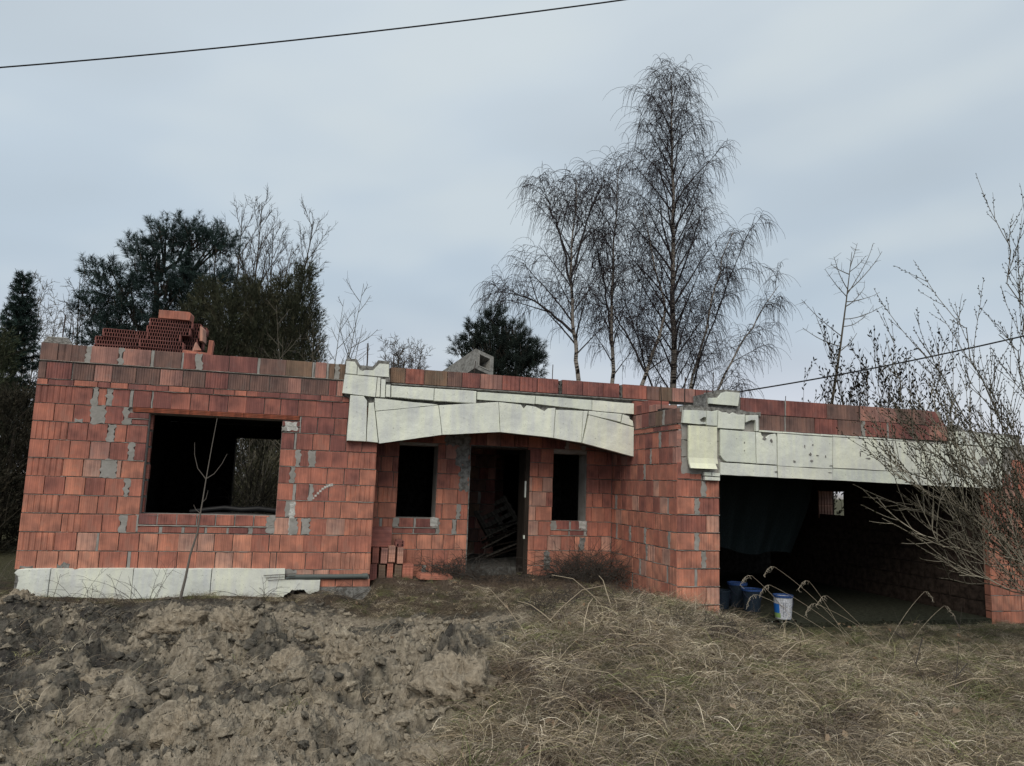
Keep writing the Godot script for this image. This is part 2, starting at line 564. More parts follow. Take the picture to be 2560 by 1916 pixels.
func build_house() -> void:
	house = thing("unfinished_house", "unfinished red block house with white foam boards over its porch arch and garage", "house")
	var solid := MB.new()
	# ---- the left wing's front
	var w := wall("front_wall", Transform3D.IDENTITY)
	var openings := [[1.46, 3.28, 0.77, 2.18]]
	var b := MB.new()
	core(b, 0.02, 4.69, -0.42, 3.08, 0.40, openings)
	w.mesh = b.mesh(); w.material_override = M.mortar
	var j := MB.new()
	var rows := [
		["hhmhmhmhmhmhhmhhmhhmhmh", [0.22, 0.57, 0.63, 0.99, 1.04, 1.41, 1.45, 1.82, 1.84, 2.02, 2.09, 2.47, 2.87, 2.9, 3.27, 3.66, 3.68, 3.7, 3.87, 3.9, 3.99, 4.05, 4.15]],
		["hsxsssssssssssssss", [0.1, 0.41, 0.43, 0.7, 0.93, 1.24, 1.55, 1.86, 2.16, 2.48, 2.78, 3.06, 3.32, 3.52, 3.72, 3.92, 4.04, 4.14]],
		["bbbbbbbbbbbbbbbbb", [0.14, 0.46, 0.76, 0.92, 1.15, 1.38, 1.68, 1.96, 2.29, 2.58, 2.75, 2.9, 3.22, 3.51, 3.81, 4.13, 4.23]],
		["rhmhmhmhmhhhhhhhhhhhhh", [0.45, 0.71, 0.78, 0.89, 0.96, 1.19, 1.23, 1.47, 1.49, 1.73, 1.99, 2.24, 2.5, 2.75, 3.01, 3.24, 3.49, 3.75, 3.99, 4.24, 4.46, 4.7]],
		["hhhmhmvvvmhhhh", [0.26, 0.5, 0.72, 0.89, 1.13, 1.19, 1.46, 3.28, 3.53, 3.55, 3.79, 4.04, 4.23, 4.7]],
		["rhhmhhvhmhhhhh", [0.45, 0.7, 0.95, 1.04, 1.19, 1.46, 3.28, 3.47, 3.5, 3.74, 3.99, 4.23, 4.47, 4.7]],
		["hhhhhmhvhmhmhhr", [0.24, 0.5, 0.75, 1.0, 1.24, 1.31, 1.46, 3.28, 3.51, 3.57, 3.7, 3.79, 4.03, 4.27, 4.7]],
		["rhhmhhvhmhhhhh", [0.44, 0.69, 0.91, 1.11, 1.17, 1.46, 3.28, 3.45, 3.5, 3.74, 3.98, 4.23, 4.46, 4.7]],
		["hhhhhmhvhmhmhhr", [0.24, 0.49, 0.74, 0.99, 1.23, 1.29, 1.46, 3.28, 3.5, 3.54, 3.73, 3.78, 4.02, 4.27, 4.7]],
		["rhhhhvhmhhhhh", [0.44, 0.69, 0.92, 1.16, 1.46, 3.28, 3.42, 3.48, 3.72, 3.97, 4.21, 4.46, 4.7]],
		["hhhhhmhvhmhmhhr", [0.24, 0.5, 0.74, 1.0, 1.22, 1.31, 1.43, 3.27, 3.49, 3.59, 3.66, 3.77, 4.01, 4.28, 4.7]],
		["rhhmhhhhhhhhhhhhhhh", [0.44, 0.71, 0.95, 0.98, 1.23, 1.49, 1.73, 1.99, 2.25, 2.47, 2.72, 2.97, 3.22, 3.37, 3.7, 3.95, 4.2, 4.45, 4.7]],
		["hhhhhhmhhhhhhhhhhhhr", [0.25, 0.51, 0.75, 1.01, 1.26, 1.36, 1.4, 1.5, 1.75, 2.0, 2.25, 2.5, 2.74, 3.0, 3.25, 3.34, 3.75, 4.0, 4.25, 4.7]]]
	for i in rows.size():
		var high := 0.075 if i == 2 else 0.238
		var y: float = 2.5 - 0.25 * (i - 2) if i > 2 else [2.845, 2.59, 2.503][i]
		if i == 1:
			high = 0.225
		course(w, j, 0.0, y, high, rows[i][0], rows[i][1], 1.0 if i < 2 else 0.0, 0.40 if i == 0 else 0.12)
		var open: bool = y > 0.75 and y < 2.2
		if open:
			bed(j, 0.01, 1.44, y - 0.006, 0.008 if i % 3 == 0 else 0.0)
			bed(j, 3.30, 4.69, y - 0.006, 0.008 if i % 2 == 0 else 0.0)
		else:
			bed(j, 0.01, 4.69 if i > 3 else 4.15, y - 0.006, 0.012 if i == 0 or i == 2 else 0.0, 0.028 if i == 0 else 0.014)
	# the short course above the service pipe and the two blocks below it
	course(w, j, 3.30, -0.075, 0.068, "mhhhh", [3.62, 3.88, 4.1, 4.25, 4.7])
	course(w, j, 3.98, -0.25, 0.105, "hhh", [4.2, 4.45, 4.7])
	bed(j, 3.98, 4.7, -0.256)
	# small bricks: sill courses and the bearings of the window lintel
	course(w, j, 1.45, 0.615, 0.145, "mbmbmbmbmbmbmbm", [1.455, 1.69, 1.7, 1.94, 1.95, 2.21, 2.22, 2.46, 2.47, 2.72, 2.73, 2.98, 2.99, 3.2, 3.27])
	course(w, j, 1.45, 0.504, 0.08, "bmbmbmbmbmbmbm", [1.73, 1.77, 2.02, 2.06, 2.33, 2.36, 2.62, 2.65, 2.92, 2.97, 3.23, 3.24, 3.26, 3.28])
	bed(j, 1.45, 3.28, 0.60, 0.01, 0.03)
	for side in [[1.18, 1.46], [3.28, 3.54]]:
		course(w, j, side[0], 2.01, 0.065, "mb", [side[0] + 0.06, side[1]])
		course(w, j, side[0], 2.095, 0.07, "b", [side[1]])
		bed(j, side[0], side[1], 2.086, 0.01, 0.02)
	mortar_patch(w, 3.31, 2.02, 3.5, 2.16, "lime", 0.02)
	mortar_patch(w, 3.16, 0.52, 3.28, 0.75, "mortar", 0.015)
	mortar_patch(w, 1.41, 0.51, 1.455, 0.75, "mortar", 0.01)
	mortar_patch(w, 3.47, 0.50, 3.55, 0.98, "lime", 0.014)
	mortar_patch(w, 0.52, 1.99, 0.62, 2.05, "mortar", 0.02)
	mortar_patch(w, 0.06, 0.0, 0.22, 0.05, "concrete", 0.02)
	mortar_patch(w, 0.50, 0.0, 0.66, 0.07, "concrete", 0.03)
	# a curved smear of white render left of the porch
	for k in 9:
		var a := k / 8.0
		mortar_patch(w, 3.78 + a * 0.26, 1.02 + sin(a * 1.5) * 0.20, 3.815 + a * 0.26, 1.05 + sin(a * 1.5) * 0.21, "lime", 0.008)
	put(w, "mortar", j.mesh(), M.joint_mortar)
	# the ribbed clay lintel over the window, in three pieces
	for a in [[1.24, 1.99], [1.995, 2.72], [2.725, 3.52]]:
		b = MB.new()
		for k in 3:
			b.box(Vector3(a[0], 2.187 + k * 0.021, -0.1), Vector3(a[1], 2.203 + k * 0.021, 0.008))
		b.box(Vector3(a[0] + 0.002, 2.185, -0.1), Vector3(a[1] - 0.002, 2.247, 0.001))
		put(w, "lintel", b.mesh(), M.clay_lintel)
	# rough inner reveal of the window, broken webs showing on its left side
	b = MB.new()
	for k in 6:
		var y := 0.78 + k * 0.235
		b.box(Vector3(1.465, y, -0.20 - rr(0, 0.04)), Vector3(1.475 + rr(0, 0.05), y + 0.2, -0.125))
	put(w, "broken_web", b.mesh(), tones[3][0])
	# concrete base under the corner, foam plinth boards, and the pipe in its slot
	b = MB.new()
	b.box(Vector3(3.47, -0.95, -0.3), Vector3(4.72, -0.262, 0.012))
	put(w, "concrete_base", b.mesh(), M.concrete)
	b = MB.new()
	b.box(Vector3(0.02, -0.95, -0.3), Vector3(3.46, -0.02, -0.01))
	put(w, "concrete_base", b.mesh(), M.concrete)
	boards("foam_board", w, [
		[0.03, -0.04, 0.06, 0.0, 0.14, 0.012, 0.455, 0.018, 0.445, -0.62, 0.05, -0.62, 0.07, -0.27, 0.09, -0.14, 0.075, -0.08],
		[0.465, 0.016, 0.7, 0.012, 0.73, -0.004, 0.78, 0.014, 1.465, 0.02, 1.465, -0.62, 0.455, -0.62],
		[1.475, 0.018, 2.475, 0.016, 2.475, -0.62, 1.475, -0.62],
		[2.485, 0.018, 3.47, 0.016, 3.475, -0.14, 3.975, -0.145, 3.97, -0.30, 3.86, -0.33, 3.8, -0.40, 3.6, -0.42, 3.55, -0.62, 2.485, -0.62]], -0.005, 0.08, "foam")
	b = MB.new()
	b.tube(PackedVector3Array([Vector3(3.50, -0.17, 0.03), Vector3(3.51, -0.125, 0.03), Vector3(3.55, -0.105, 0.03), Vector3(3.8, -0.10, 0.03), Vector3(4.25, -0.10, 0.028), Vector3(4.62, -0.095, 0.02)]), 0.034, 0.034, 12)
	b.tube(PackedVector3Array([Vector3(4.58, -0.096, 0.022), Vector3(4.66, -0.094, 0.02)]), 0.041, 0.041, 12)
	put(house, "drain_pipe", b.mesh(), M.pipe_grey)
	b = MB.new()
	for k in 3:
		b.tube(PackedVector3Array([Vector3(3.18 + k * 0.03, -0.075 - k * 0.035, 0.092), Vector3(3.62, -0.05 - k * 0.035, 0.095)]), 0.004, 0.004, 4)
	put(house, "reinforcing_wire", b.mesh(), M.rust)
	b = MB.new()
	b.lump(Vector3(3.66, -0.40, 0.10), Vector3(0.2, 0.11, 0.06), 8, 12, 0.5, nz)
	put(house, "bitumen_scrap", b.mesh(), M.cable_black)

	# ---- the porch: arch beam with its boards, the recessed wall, the corner post's capping
	w = wall("arch_beam", Transform3D.IDENTITY)
	b = MB.new()
	b.prism(PackedVector2Array([Vector2(4.72, 1.91), Vector2(5.68, 2.085), Vector2(6.62, 2.175), Vector2(7.53, 2.125), Vector2(8.02, 2.065), Vector2(8.96, 1.875), Vector2(8.96, 2.84), Vector2(4.72, 2.84)]), -0.34, 0.0)
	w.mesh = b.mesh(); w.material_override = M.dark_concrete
	boards("foam_board", w, [
		[4.24, 2.60, 4.44, 2.60, 4.495, 2.53, 4.515, 1.91, 4.23, 1.91], [4.525, 2.50, 4.60, 2.51, 4.70, 1.90, 4.525, 1.91],
		[4.15, 3.12, 4.28, 3.12, 4.315, 3.06, 4.315, 2.925, 4.15, 2.93], [4.325, 3.06, 4.36, 3.0, 4.40, 2.985, 4.43, 3.0, 4.56, 3.01, 4.65, 3.12, 4.795, 3.12, 4.805, 2.92, 4.325, 2.925],
		[4.14, 2.915, 4.625, 2.905, 4.615, 2.60, 4.4, 2.61, 4.12, 2.63], [4.635, 2.9, 4.68, 2.9, 4.685, 2.6, 4.625, 2.6], [4.692, 2.88, 4.76, 2.88, 4.765, 2.6, 4.697, 2.6], [4.772, 2.8, 4.838, 2.8, 4.845, 2.61, 4.775, 2.61],
		[4.852, 2.79, 5.52, 2.79, 5.52, 2.60, 4.86, 2.61], [5.53, 2.79, 6.205, 2.79, 6.205, 2.60, 5.53, 2.592],
		[6.22, 2.78, 7.19, 2.78, 7.18, 2.645, 6.22, 2.66], [7.20, 2.78, 8.175, 2.77, 8.18, 2.605, 7.195, 2.65], [8.19, 2.77, 8.945, 2.76, 8.945, 2.58, 8.19, 2.60],
		[4.61, 2.58, 5.59, 2.54, 5.53, 2.525, 4.63, 2.385], [4.635, 2.375, 5.6, 2.53, 5.675, 2.07, 4.715, 1.89], [5.61, 2.53, 6.57, 2.64, 6.615, 2.16, 5.685, 2.072],
		[6.58, 2.64, 6.95, 2.62, 7.0, 2.55, 7.05, 2.615, 7.2, 2.6, 7.3, 2.56, 7.36, 2.535, 7.42, 2.59, 7.54, 2.60, 7.52, 2.11, 6.622, 2.16], [7.55, 2.57, 8.025, 2.58, 8.0, 2.055, 7.53, 2.108], [8.035, 2.58, 8.115, 2.585, 8.018, 2.055, 8.008, 2.055],
		[8.13, 2.515, 8.945, 2.355, 8.945, 1.865, 8.026, 2.05], [8.13, 2.59, 8.73, 2.57, 8.705, 2.43, 8.13, 2.525], [8.745, 2.565, 8.86, 2.535, 8.875, 2.49, 8.93, 2.46, 8.945, 2.37, 8.72, 2.42]], 0.004, 0.10, "foam")
	# grey edges showing behind the boards and the concrete lip of the column head
	b = MB.new()
	b.prism(frayed(PackedVector2Array([Vector2(4.15, 3.165), Vector2(4.30, 3.17), Vector2(4.36, 3.075), Vector2(4.55, 3.07), Vector2(4.63, 3.175), Vector2(4.80, 3.165), Vector2(4.83, 2.85), Vector2(4.15, 2.86)]), 0.06, 0.006), -0.34, 0.085)
	b.prism(PackedVector2Array([Vector2(4.16, 2.85), Vector2(4.84, 2.85), Vector2(4.86, 2.59), Vector2(4.45, 2.44), Vector2(4.16, 2.6)]), 0.003, 0.03)
	put(w, "column_head", b.mesh(), M.concrete)
	b = MB.new()
	bed(b, 4.86, 9.4, 2.825, 0.05, 0.05)
	b.box(Vector3(6.2, 2.5, 0.003), Vector3(8.9, 2.75, 0.045))
	put(w, "mortar", b.mesh(), M.concrete)
	# the course that closes the flat roof's edge above the arch
	w = wall("roof_edge_wall", Transform3D.IDENTITY)
	b = MB.new()
	b.box(Vector3(4.84, 2.85, -0.38), Vector3(10.6, 3.06, -0.04))
	w.mesh = b.mesh(); w.material_override = M.mortar
	j = MB.new()
	var x := 4.84
	var cut := false
	while x < 10.55:
		var wide: float = [0.37, 0.45, 0.37, 0.30, 0.24][rng.randi() % 5]
		wide = minf(wide, 10.6 - x)
		var kind := "s" if rng.randf() < 0.7 else "r"
		block(w, x, 2.855, wide - 0.012, 0.236, kind, 0.0 if rng.randf() < 0.45 else 1.0, 0.4)
		x += wide
		if rng.randf() < 0.22 and x < 10.3:
			mortar_patch(w, x, 2.855, x + 0.04, 3.07, "dark_concrete")
			x += 0.06
	# the recessed wall of the porch
	var zr := -0.8
	w = wall("porch_wall", Transform3D(Basis(), Vector3(0, 0, zr)))
	openings = [[5.14, 5.79, 0.745, 1.93], [6.35, 7.36, -0.6, 1.945], [7.84, 8.47, 0.735, 1.90]]
	b = MB.new()
	core(b, 4.4, 8.98, -0.5, 2.6, 0.40, openings)
	w.mesh = b.mesh(); w.material_override = M.mortar
	j = MB.new()
	for i in 12:
		var y := -0.27 + 0.25 * i
		var gaps := openings.duplicate()
		if i == 3:
			gaps = [[5.10, 5.86, 0.4, 0.8], openings[1], [7.82, 8.49, 0.4, 0.8]]
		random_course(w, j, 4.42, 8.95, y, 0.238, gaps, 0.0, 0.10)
	for o in [[5.10, 5.86], [7.82, 8.49]]:
		course(w, j, o[0], 0.485, 0.08, "bmbm", [o[0] + 0.33, o[0] + 0.35, o[1] - 0.05, o[1]])
		course(w, j, o[0], 0.585, 0.14, "mbmbm", [o[0] + 0.09, o[0] + 0.34, o[0] + 0.37, o[1] - 0.1, o[1]])
		bed(j, o[0], o[1], 0.575, 0.015, 0.03)
		bed(j, o[0], o[1], 0.478, 0.012, 0.02)
		mortar_patch(w, o[1] - 0.15, 0.6, o[1] - 0.01, 0.74, "lime", 0.02)
	put(w, "mortar", j.mesh(), M.joint_mortar)
	mortar_patch(w, 6.10, 1.62, 6.34, 1.95, "concrete", 0.03)
	mortar_patch(w, 6.17, 1.2, 6.34, 1.64, "concrete", 0.03)
	mortar_patch(w, 5.9, 1.95, 6.34, 2.2, "concrete", 0.03)
	mortar_patch(w, 7.7, -0.1, 7.82, 0.2, "concrete", 0.02)
	mortar_patch(w, 8.34, 0.24, 8.46, 0.47, "concrete", 0.02)
	b = MB.new()
	b.box(Vector3(6.335, -0.2, -0.3), Vector3(6.352, 1.94, 0.012))
	put(w, "jamb_strip", b.mesh(), M.concrete)
	b = MB.new()
	b.box(Vector3(7.362, -0.2, -0.16), Vector3(7.41, 1.94, 0.008))
	b.box(Vector3(7.336, -0.2, -0.41), Vector3(7.359, 1.928, 0.006))
	b.box(Vector3(6.36, 1.93, -0.3), Vector3(7.36, 1.96, 0.006))
	put(w, "door_frame", b.mesh(), M.dark_wood)
	b = MB.new()
	b.box(Vector3(7.33, 1.12, -0.03), Vector3(7.35, 1.40, 0.015))
	b.box(Vector3(7.33, 0.42, -0.03), Vector3(7.35, 0.48, 0.016))
	put(w, "foam_scrap", b.mesh(), M.grey_foam)

	# ---- garage: the side wall facing the porch, the pier, the edge wall over the beam
	w = wall("garage_side_wall", Transform3D(Basis(Vector3(0, 0, 1), Vector3(0, 1, 0), Vector3(-1, 0, 0)), Vector3(8.95, 0, -1.2)))
	b = MB.new()
	b.box(Vector3(0.0, -0.9, -0.40), Vector3(2.78, 2.5, -0.03))
	w.mesh = b.mesh(); w.material_override = M.mortar
	j = MB.new()
	for i in 11:
		random_course(w, j, 0.4, 2.79, -0.54 + 0.252 * i, 0.238, [], 0.0, 0.10)
	for k in 9:
		block(w, 0.45 + 0.26 * k, 2.236, 0.25, 0.075, "b")
	bed(j, 0.4, 2.79, 2.228, 0.01, 0.02)
	bed(j, 0.4, 2.79, 2.316, 0.01, 0.02)
	random_course(w, j, 0.4, 2.79, 2.325, 0.225, [], 1.0, 0.3)
	put(w, "mortar", j.mesh(), M.joint_mortar)
	# broken blocks left on top of it
	for k in 4:
		block(w, 1.05 + k * 0.27, 2.562, 0.26, [0.236, 0.15, 0.20, 0.11][k], "h", 0.0, 0.36)
	w = wall("garage_pier", Transform3D(Basis(), Vector3(0, 0, 1.6)))
	b = MB.new()
	b.box(Vector3(8.99, -0.9, -0.40), Vector3(9.63, 2.5, -0.03))
	b.box(Vector3(9.0, 2.5, -0.40), Vector3(10.4, 2.56, -0.01))
	b.box(Vector3(9.635, 2.262, -0.36), Vector3(10.36, 2.498, -0.004))
	w.mesh = b.mesh(); w.material_override = M.mortar
	j = MB.new()
	for i in 10:
		var y := -0.827 + 0.259 * i
		var sign_ := i % 2
		if y > 1.4:
			course(w, j, 8.955, y, 0.238, "hr", [9.17, 9.36] if y < 1.6 else [9.06, 9.1], 0.0)
		elif sign_:
			course(w, j, 8.955, y, 0.238, "hmr", [9.24, 9.31 if i > 3 else 9.28, 9.66], 0.0)
		else:
			course(w, j, 8.955, y, 0.238, "rr" if i % 4 else "rmr", [9.44, 9.66] if i % 4 else [9.36, 9.42, 9.66], 0.0)
		bed(j, 8.96, 9.66, y - 0.006, 0.004, 0.016)
	put(w, "mortar", j.mesh(), M.joint_mortar)
	for y in [1.58, 1.83, 2.08, 2.33]:
		mortar_patch(w, 9.02, y, 9.66, y + 0.24, "mortar", 0.01)
	boards("foam_board", w, [
		[9.03, 2.52, 9.40, 2.53, 9.40, 2.43, 9.36, 2.435, 9.29, 2.39, 9.31, 2.36, 9.40, 2.355, 9.40, 2.33, 9.28, 2.32, 9.01, 2.33], [9.41, 2.53, 9.50, 2.525, 9.60, 2.55, 9.59, 2.31, 9.41, 2.31],
		[9.61, 2.55, 9.68, 2.52, 9.75, 2.525, 9.80, 2.50, 9.86, 2.53, 9.95, 2.50, 10.07, 2.51, 10.06, 2.28, 9.60, 2.28], [10.08, 2.50, 10.30, 2.51, 10.30, 2.265, 10.26, 2.265, 10.25, 2.43, 10.18, 2.43, 10.08, 2.39],
		[9.37, 1.612, 9.49, 1.612, 9.49, 1.555, 9.37, 1.56], [9.50, 1.61, 9.63, 1.6, 9.63, 1.55, 9.50, 1.555], [9.38, 1.545, 9.63, 1.54, 9.63, 1.49, 9.38, 1.492]], 0.002, 0.06, "foam")
	# the loose yellowed board whose foot curls outward
	b = MB.new()
	for k in 8:
		var y0 := lerpf(2.295, 1.66, k / 8.0)
		var y1 := lerpf(2.295, 1.66, (k + 1) / 8.0)
		var f := func(y): return 0.03 + pow(clampf((1.83 - y) / 0.17, 0, 1), 2.0) * 0.07
		b.box(Vector3(9.105, y1, 0), Vector3(9.585 - (0.04 if k == 7 else 0.0), y0, 0.03), Transform3D(Basis(Vector3(1, 0, 0), Vector3(0, 1, -(f.call(y1) - f.call(y0)) / (y0 - y1)), Vector3(0, 0, 1)), Vector3(0, 0, f.call(y0) + y0 * (f.call(y1) - f.call(y0)) / (y0 - y1))))
	put(w, "foam_board", b.mesh(), M.yellow_foam)
	# column head with its lip of concrete and a lifting loop of wire
	b = MB.new()
	b.prism(frayed(PackedVector2Array([Vector2(9.44, 2.80), Vector2(9.61, 2.81), Vector2(9.63, 2.865), Vector2(9.79, 2.885), Vector2(10.02, 2.88), Vector2(10.03, 2.52), Vector2(9.44, 2.52)]), 0.07, 0.006), -0.4, 0.0)
	b.prism(frayed(PackedVector2Array([Vector2(9.05, 2.52), Vector2(10.36, 2.50), Vector2(10.36, 2.565), Vector2(9.05, 2.60)]), 0.08, 0.012), -0.2, 0.03)
	put(w, "column_head", b.mesh(), M.concrete)
	boards("foam_board", w, [[9.46, 2.73, 9.61, 2.74, 9.64, 2.77, 9.68, 2.82, 9.75, 2.845, 9.98, 2.84, 9.95, 2.635, 9.46, 2.645]], 0.004, 0.055, "foam")
	b = MB.new()
	var loop := PackedVector3Array()
	for k in 9:
		loop.append(Vector3(9.74 + cos(PI * k / 8.0) * 0.05, 2.87 + sin(PI * k / 8.0) * 0.12, -0.1))
	b.tube(loop, 0.005, 0.005, 5)
	put(w, "wire_loop", b.mesh(), M.rust)
	# lintel over the garage mouth
	w = wall("garage_beam", Transform3D(Basis(), Vector3(0, 0, 1.6)))
	b = MB.new()
	b.box(Vector3(9.64, 1.585, -0.36), Vector3(15.3, 2.26, 0.0))
	b.box(Vector3(10.36, 2.27, -0.36), Vector3(13.9, 2.78, -0.05))
	w.mesh = b.mesh(); w.material_override = M.mortar
	j = MB.new()
	course(w, j, 10.03, 2.54, 0.238, "hsmssss", [10.11, 10.82, 10.84, 11.6, 12.2, 12.96, 13.55], 1.0, 0.34)
	course(w, j, 10.36, 2.29, 0.238, "rmrrrmrmrmrr", [10.81, 10.83, 11.37, 11.8, 12.26, 12.31, 12.75, 12.78, 13.26, 13.27, 13.6, 13.98], 1.0, 0.34)
	block(w, 12.325, 2.293, 0.42, 0.236, "r", 0.0, 0.14)
	bed(j, 10.36, 13.7, 2.534)
	bed(j, 10.36, 13.9, 2.284)
	put(w, "mortar", j.mesh(), M.dark_concrete)
	# the toothed broken end of the top course
	b = MB.new()
	b.prism(frayed(PackedVector2Array([Vector2(13.55, 2.545), Vector2(13.95, 2.545), Vector2(13.86, 2.64), Vector2(13.80, 2.68), Vector2(13.73, 2.775), Vector2(13.55, 2.775)]), 0.05, 0.015), -0.34, 0.0)
	put(w, "broken_block", b.mesh(), tones[5][1])
	b = MB.new()
	b.prism(frayed(PackedVector2Array([Vector2(13.98, 2.26), Vector2(15.5, 2.24), Vector2(15.5, 2.46), Vector2(14.3, 2.49), Vector2(14.25, 2.57), Vector2(14.1, 2.57), Vector2(13.98, 2.5)]), 0.08, 0.012), -0.36, 0.0)
	put(w, "column_head", b.mesh(), M.concrete)
	boards("foam_board", w, [
		[9.64, 2.26, 10.245, 2.25, 10.255, 1.77, 9.75, 1.78, 9.70, 1.80, 9.64, 1.87], [10.255, 2.25, 10.34, 2.245, 10.36, 2.2, 10.41, 2.17, 10.46, 2.19, 10.49, 2.22, 10.6, 2.245, 10.62, 2.19, 10.62, 1.765, 10.265, 1.77],
		[10.635, 2.25, 11.64, 2.235, 11.62, 1.745, 10.63, 1.755], [11.65, 2.245, 13.15, 2.23, 13.13, 1.745, 11.63, 1.76], [13.165, 2.23, 15.05, 2.22, 15.02, 1.70, 13.14, 1.735],
		[10.31, 2.285, 10.72, 2.28, 10.72, 2.258, 10.31, 2.262], [10.73, 2.28, 11.41, 2.276, 11.41, 2.25, 10.73, 2.256], [11.42, 2.278, 11.64, 2.274, 11.64, 2.246, 11.42, 2.25], [11.65, 2.28, 13.08, 2.26, 13.08, 2.246, 11.65, 2.252],
		[9.64, 1.765, 10.62, 1.75, 10.625, 1.57, 9.64, 1.58], [10.633, 1.748, 11.615, 1.735, 11.62, 1.566, 10.633, 1.57], [11.627, 1.748, 13.13, 1.735, 13.13, 1.545, 11.627, 1.565], [13.14, 1.725, 15.02, 1.69, 15.0, 1.53, 13.14, 1.543],
		[14.0, 2.46, 14.55, 2.45, 14.54, 2.24, 13.99, 2.25], [14.56, 2.44, 14.7, 2.44, 14.76, 2.38, 14.86, 2.37, 14.9, 2.43, 15.12, 2.43, 15.10, 2.235, 14.55, 2.235], [15.14, 2.41, 15.34, 2.38, 15.33, 2.25, 15.13, 2.24]], 0.004, 0.06, "foam")
	# torn holes that show the grey behind the foam: dents with a ragged outline
	b = MB.new()
	for h in [[10.40, 2.16, 0.07, 0.05], [10.52, 2.13, 0.06, 0.06], [11.22, 1.95, 0.045, 0.06], [10.93, 1.83, 0.06, 0.045], [11.24, 1.85, 0.05, 0.035], [11.12, 2.07, 0.016, 0.05], [11.27, 2.1, 0.025, 0.03], [11.35, 1.94, 0.06, 0.014], [11.5, 1.93, 0.02, 0.05], [12.15, 2.0, 0.03, 0.10], [12.3, 1.93, 0.10, 0.035], [12.62, 1.95, 0.03, 0.03], [14.62, 1.98, 0.2, 0.15], [14.42, 1.86, 0.12, 0.09], [10.05, 2.08, 0.012, 0.03], [10.05, 1.96, 0.012, 0.02], [11.6, 1.79, 0.09, 0.012], [11.58, 1.68, 0.1, 0.012], [10.6, 1.66, 0.06, 0.02]]:
		var ring := PackedVector2Array()
		for k in 11:
			var a := TAU * k / 11.0
			ring.append(Vector2(h[0] + cos(a) * h[2] * 0.5 * rr(0.5, 1.2), h[1] + sin(a) * h[3] * 0.5 * rr(0.5, 1.2)))
		b.prism(ring, 0.055, 0.068)
	put(w, "glue_dab", b.mesh(), M.stone)
	# right-hand pier, mostly behind the willow
	w = wall("garage_pier", Transform3D(Basis(), Vector3(0, 0, 1.6)))
	b = MB.new()
	b.box(Vector3(14.81, -0.95, -0.40), Vector3(15.7, 2.3, -0.03))
	w.mesh = b.mesh(); w.material_override = M.mortar
	j = MB.new()
	for i in 11:
		var y := -0.73 + 0.252 * i
		if y > 1.5:
			course(w, j, 15.06, y, 0.238, "rr" if i % 2 else "hr", [15.36, 15.7], 0.0)
		else:
			course(w, j, 14.72, y, 0.238, "hr" if i % 2 else "rh", [14.97, 15.36] if i % 2 else [15.12, 15.36], 0.0)
			course(w, j, 15.36, y, 0.238, "h", [15.7], 0.0)
		bed(j, 14.72, 15.7, y - 0.006)
	put(w, "mortar", j.mesh(), M.joint_mortar)
	# garage right wall seen from inside, with a small window
	w = wall("garage_inner_wall", Transform3D(Basis(Vector3(0, 0, 1), Vector3(0, 1, 0), Vector3(-1, 0, 0)), Vector3(14.75, 0, -4.5)))
	openings = [[1.82, 2.62, 0.80, 1.43]]
	b = MB.new()
	core(b, 0.0, 5.72, -1.0, 2.2, 0.42, openings)
	w.mesh = b.mesh(); w.material_override = M.brown_render  # core, blocks and joints all in one dark brown
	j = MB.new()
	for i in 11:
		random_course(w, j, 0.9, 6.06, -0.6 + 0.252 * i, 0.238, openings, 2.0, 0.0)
	put(w, "mortar", j.mesh(), M.brown_render)
	# ribbed reveal of that small window
	b = MB.new()
	for k in 5:
		for r in 2:
			b.box(Vector3(1.822, 0.81 + r * 0.31, -0.05 - k * 0.075), Vector3(1.85, 1.11 + r * 0.31, -0.05 - k * 0.075 + 0.055))
	put(w, "ribbed_reveal", b.mesh(), tones[7][0])

	# ---- slabs, floors and the walls inside, walls with room shade put into their colour
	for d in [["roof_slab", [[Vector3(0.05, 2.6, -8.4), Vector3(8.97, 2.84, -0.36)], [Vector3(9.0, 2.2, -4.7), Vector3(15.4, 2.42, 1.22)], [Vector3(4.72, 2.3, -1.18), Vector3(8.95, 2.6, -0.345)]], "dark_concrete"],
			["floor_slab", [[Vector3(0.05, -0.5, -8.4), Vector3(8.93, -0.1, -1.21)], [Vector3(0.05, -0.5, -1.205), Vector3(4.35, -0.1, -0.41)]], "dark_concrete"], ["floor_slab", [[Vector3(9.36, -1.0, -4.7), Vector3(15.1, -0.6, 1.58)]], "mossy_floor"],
			["back_wall", [[Vector3(0.0, -0.5, -8.8), Vector3(1.95, 2.6, -8.41)], [Vector3(1.95, -0.5, -8.8), Vector3(3.7, 0.36, -8.41)], [Vector3(1.95, 2.28, -8.8), Vector3(3.7, 2.6, -8.41)], [Vector3(3.7, -0.5, -8.8), Vector3(9.3, 2.6, -8.41)], [Vector3(9.4, -1.0, -5.1), Vector3(15.3, 2.2, -4.71)]], "shade_dark"],
			["outer_wall", [[Vector3(0.0, -0.5, -8.4), Vector3(0.4, 2.59, -0.41)], [Vector3(8.97, -0.5, -8.4), Vector3(9.33, 2.59, 1.15)]], "shade_dark"],
			["inner_wall", [[Vector3(4.2, -0.09, -8.4), Vector3(4.36, 2.59, -0.42)], [Vector3(4.37, -0.09, -3.7), Vector3(7.5, 2.59, -3.5)], [Vector3(8.3, -0.09, -3.7), Vector3(8.95, 2.59, -3.5)], [Vector3(7.51, 1.95, -3.68), Vector3(8.29, 2.59, -3.52)], [Vector3(6.05, -0.09, -3.49), Vector3(6.2, 2.59, -1.22)]], "shade_dark"]]:
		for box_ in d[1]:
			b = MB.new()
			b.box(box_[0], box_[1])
			put(house, d[0], b.mesh(), M[d[2]])
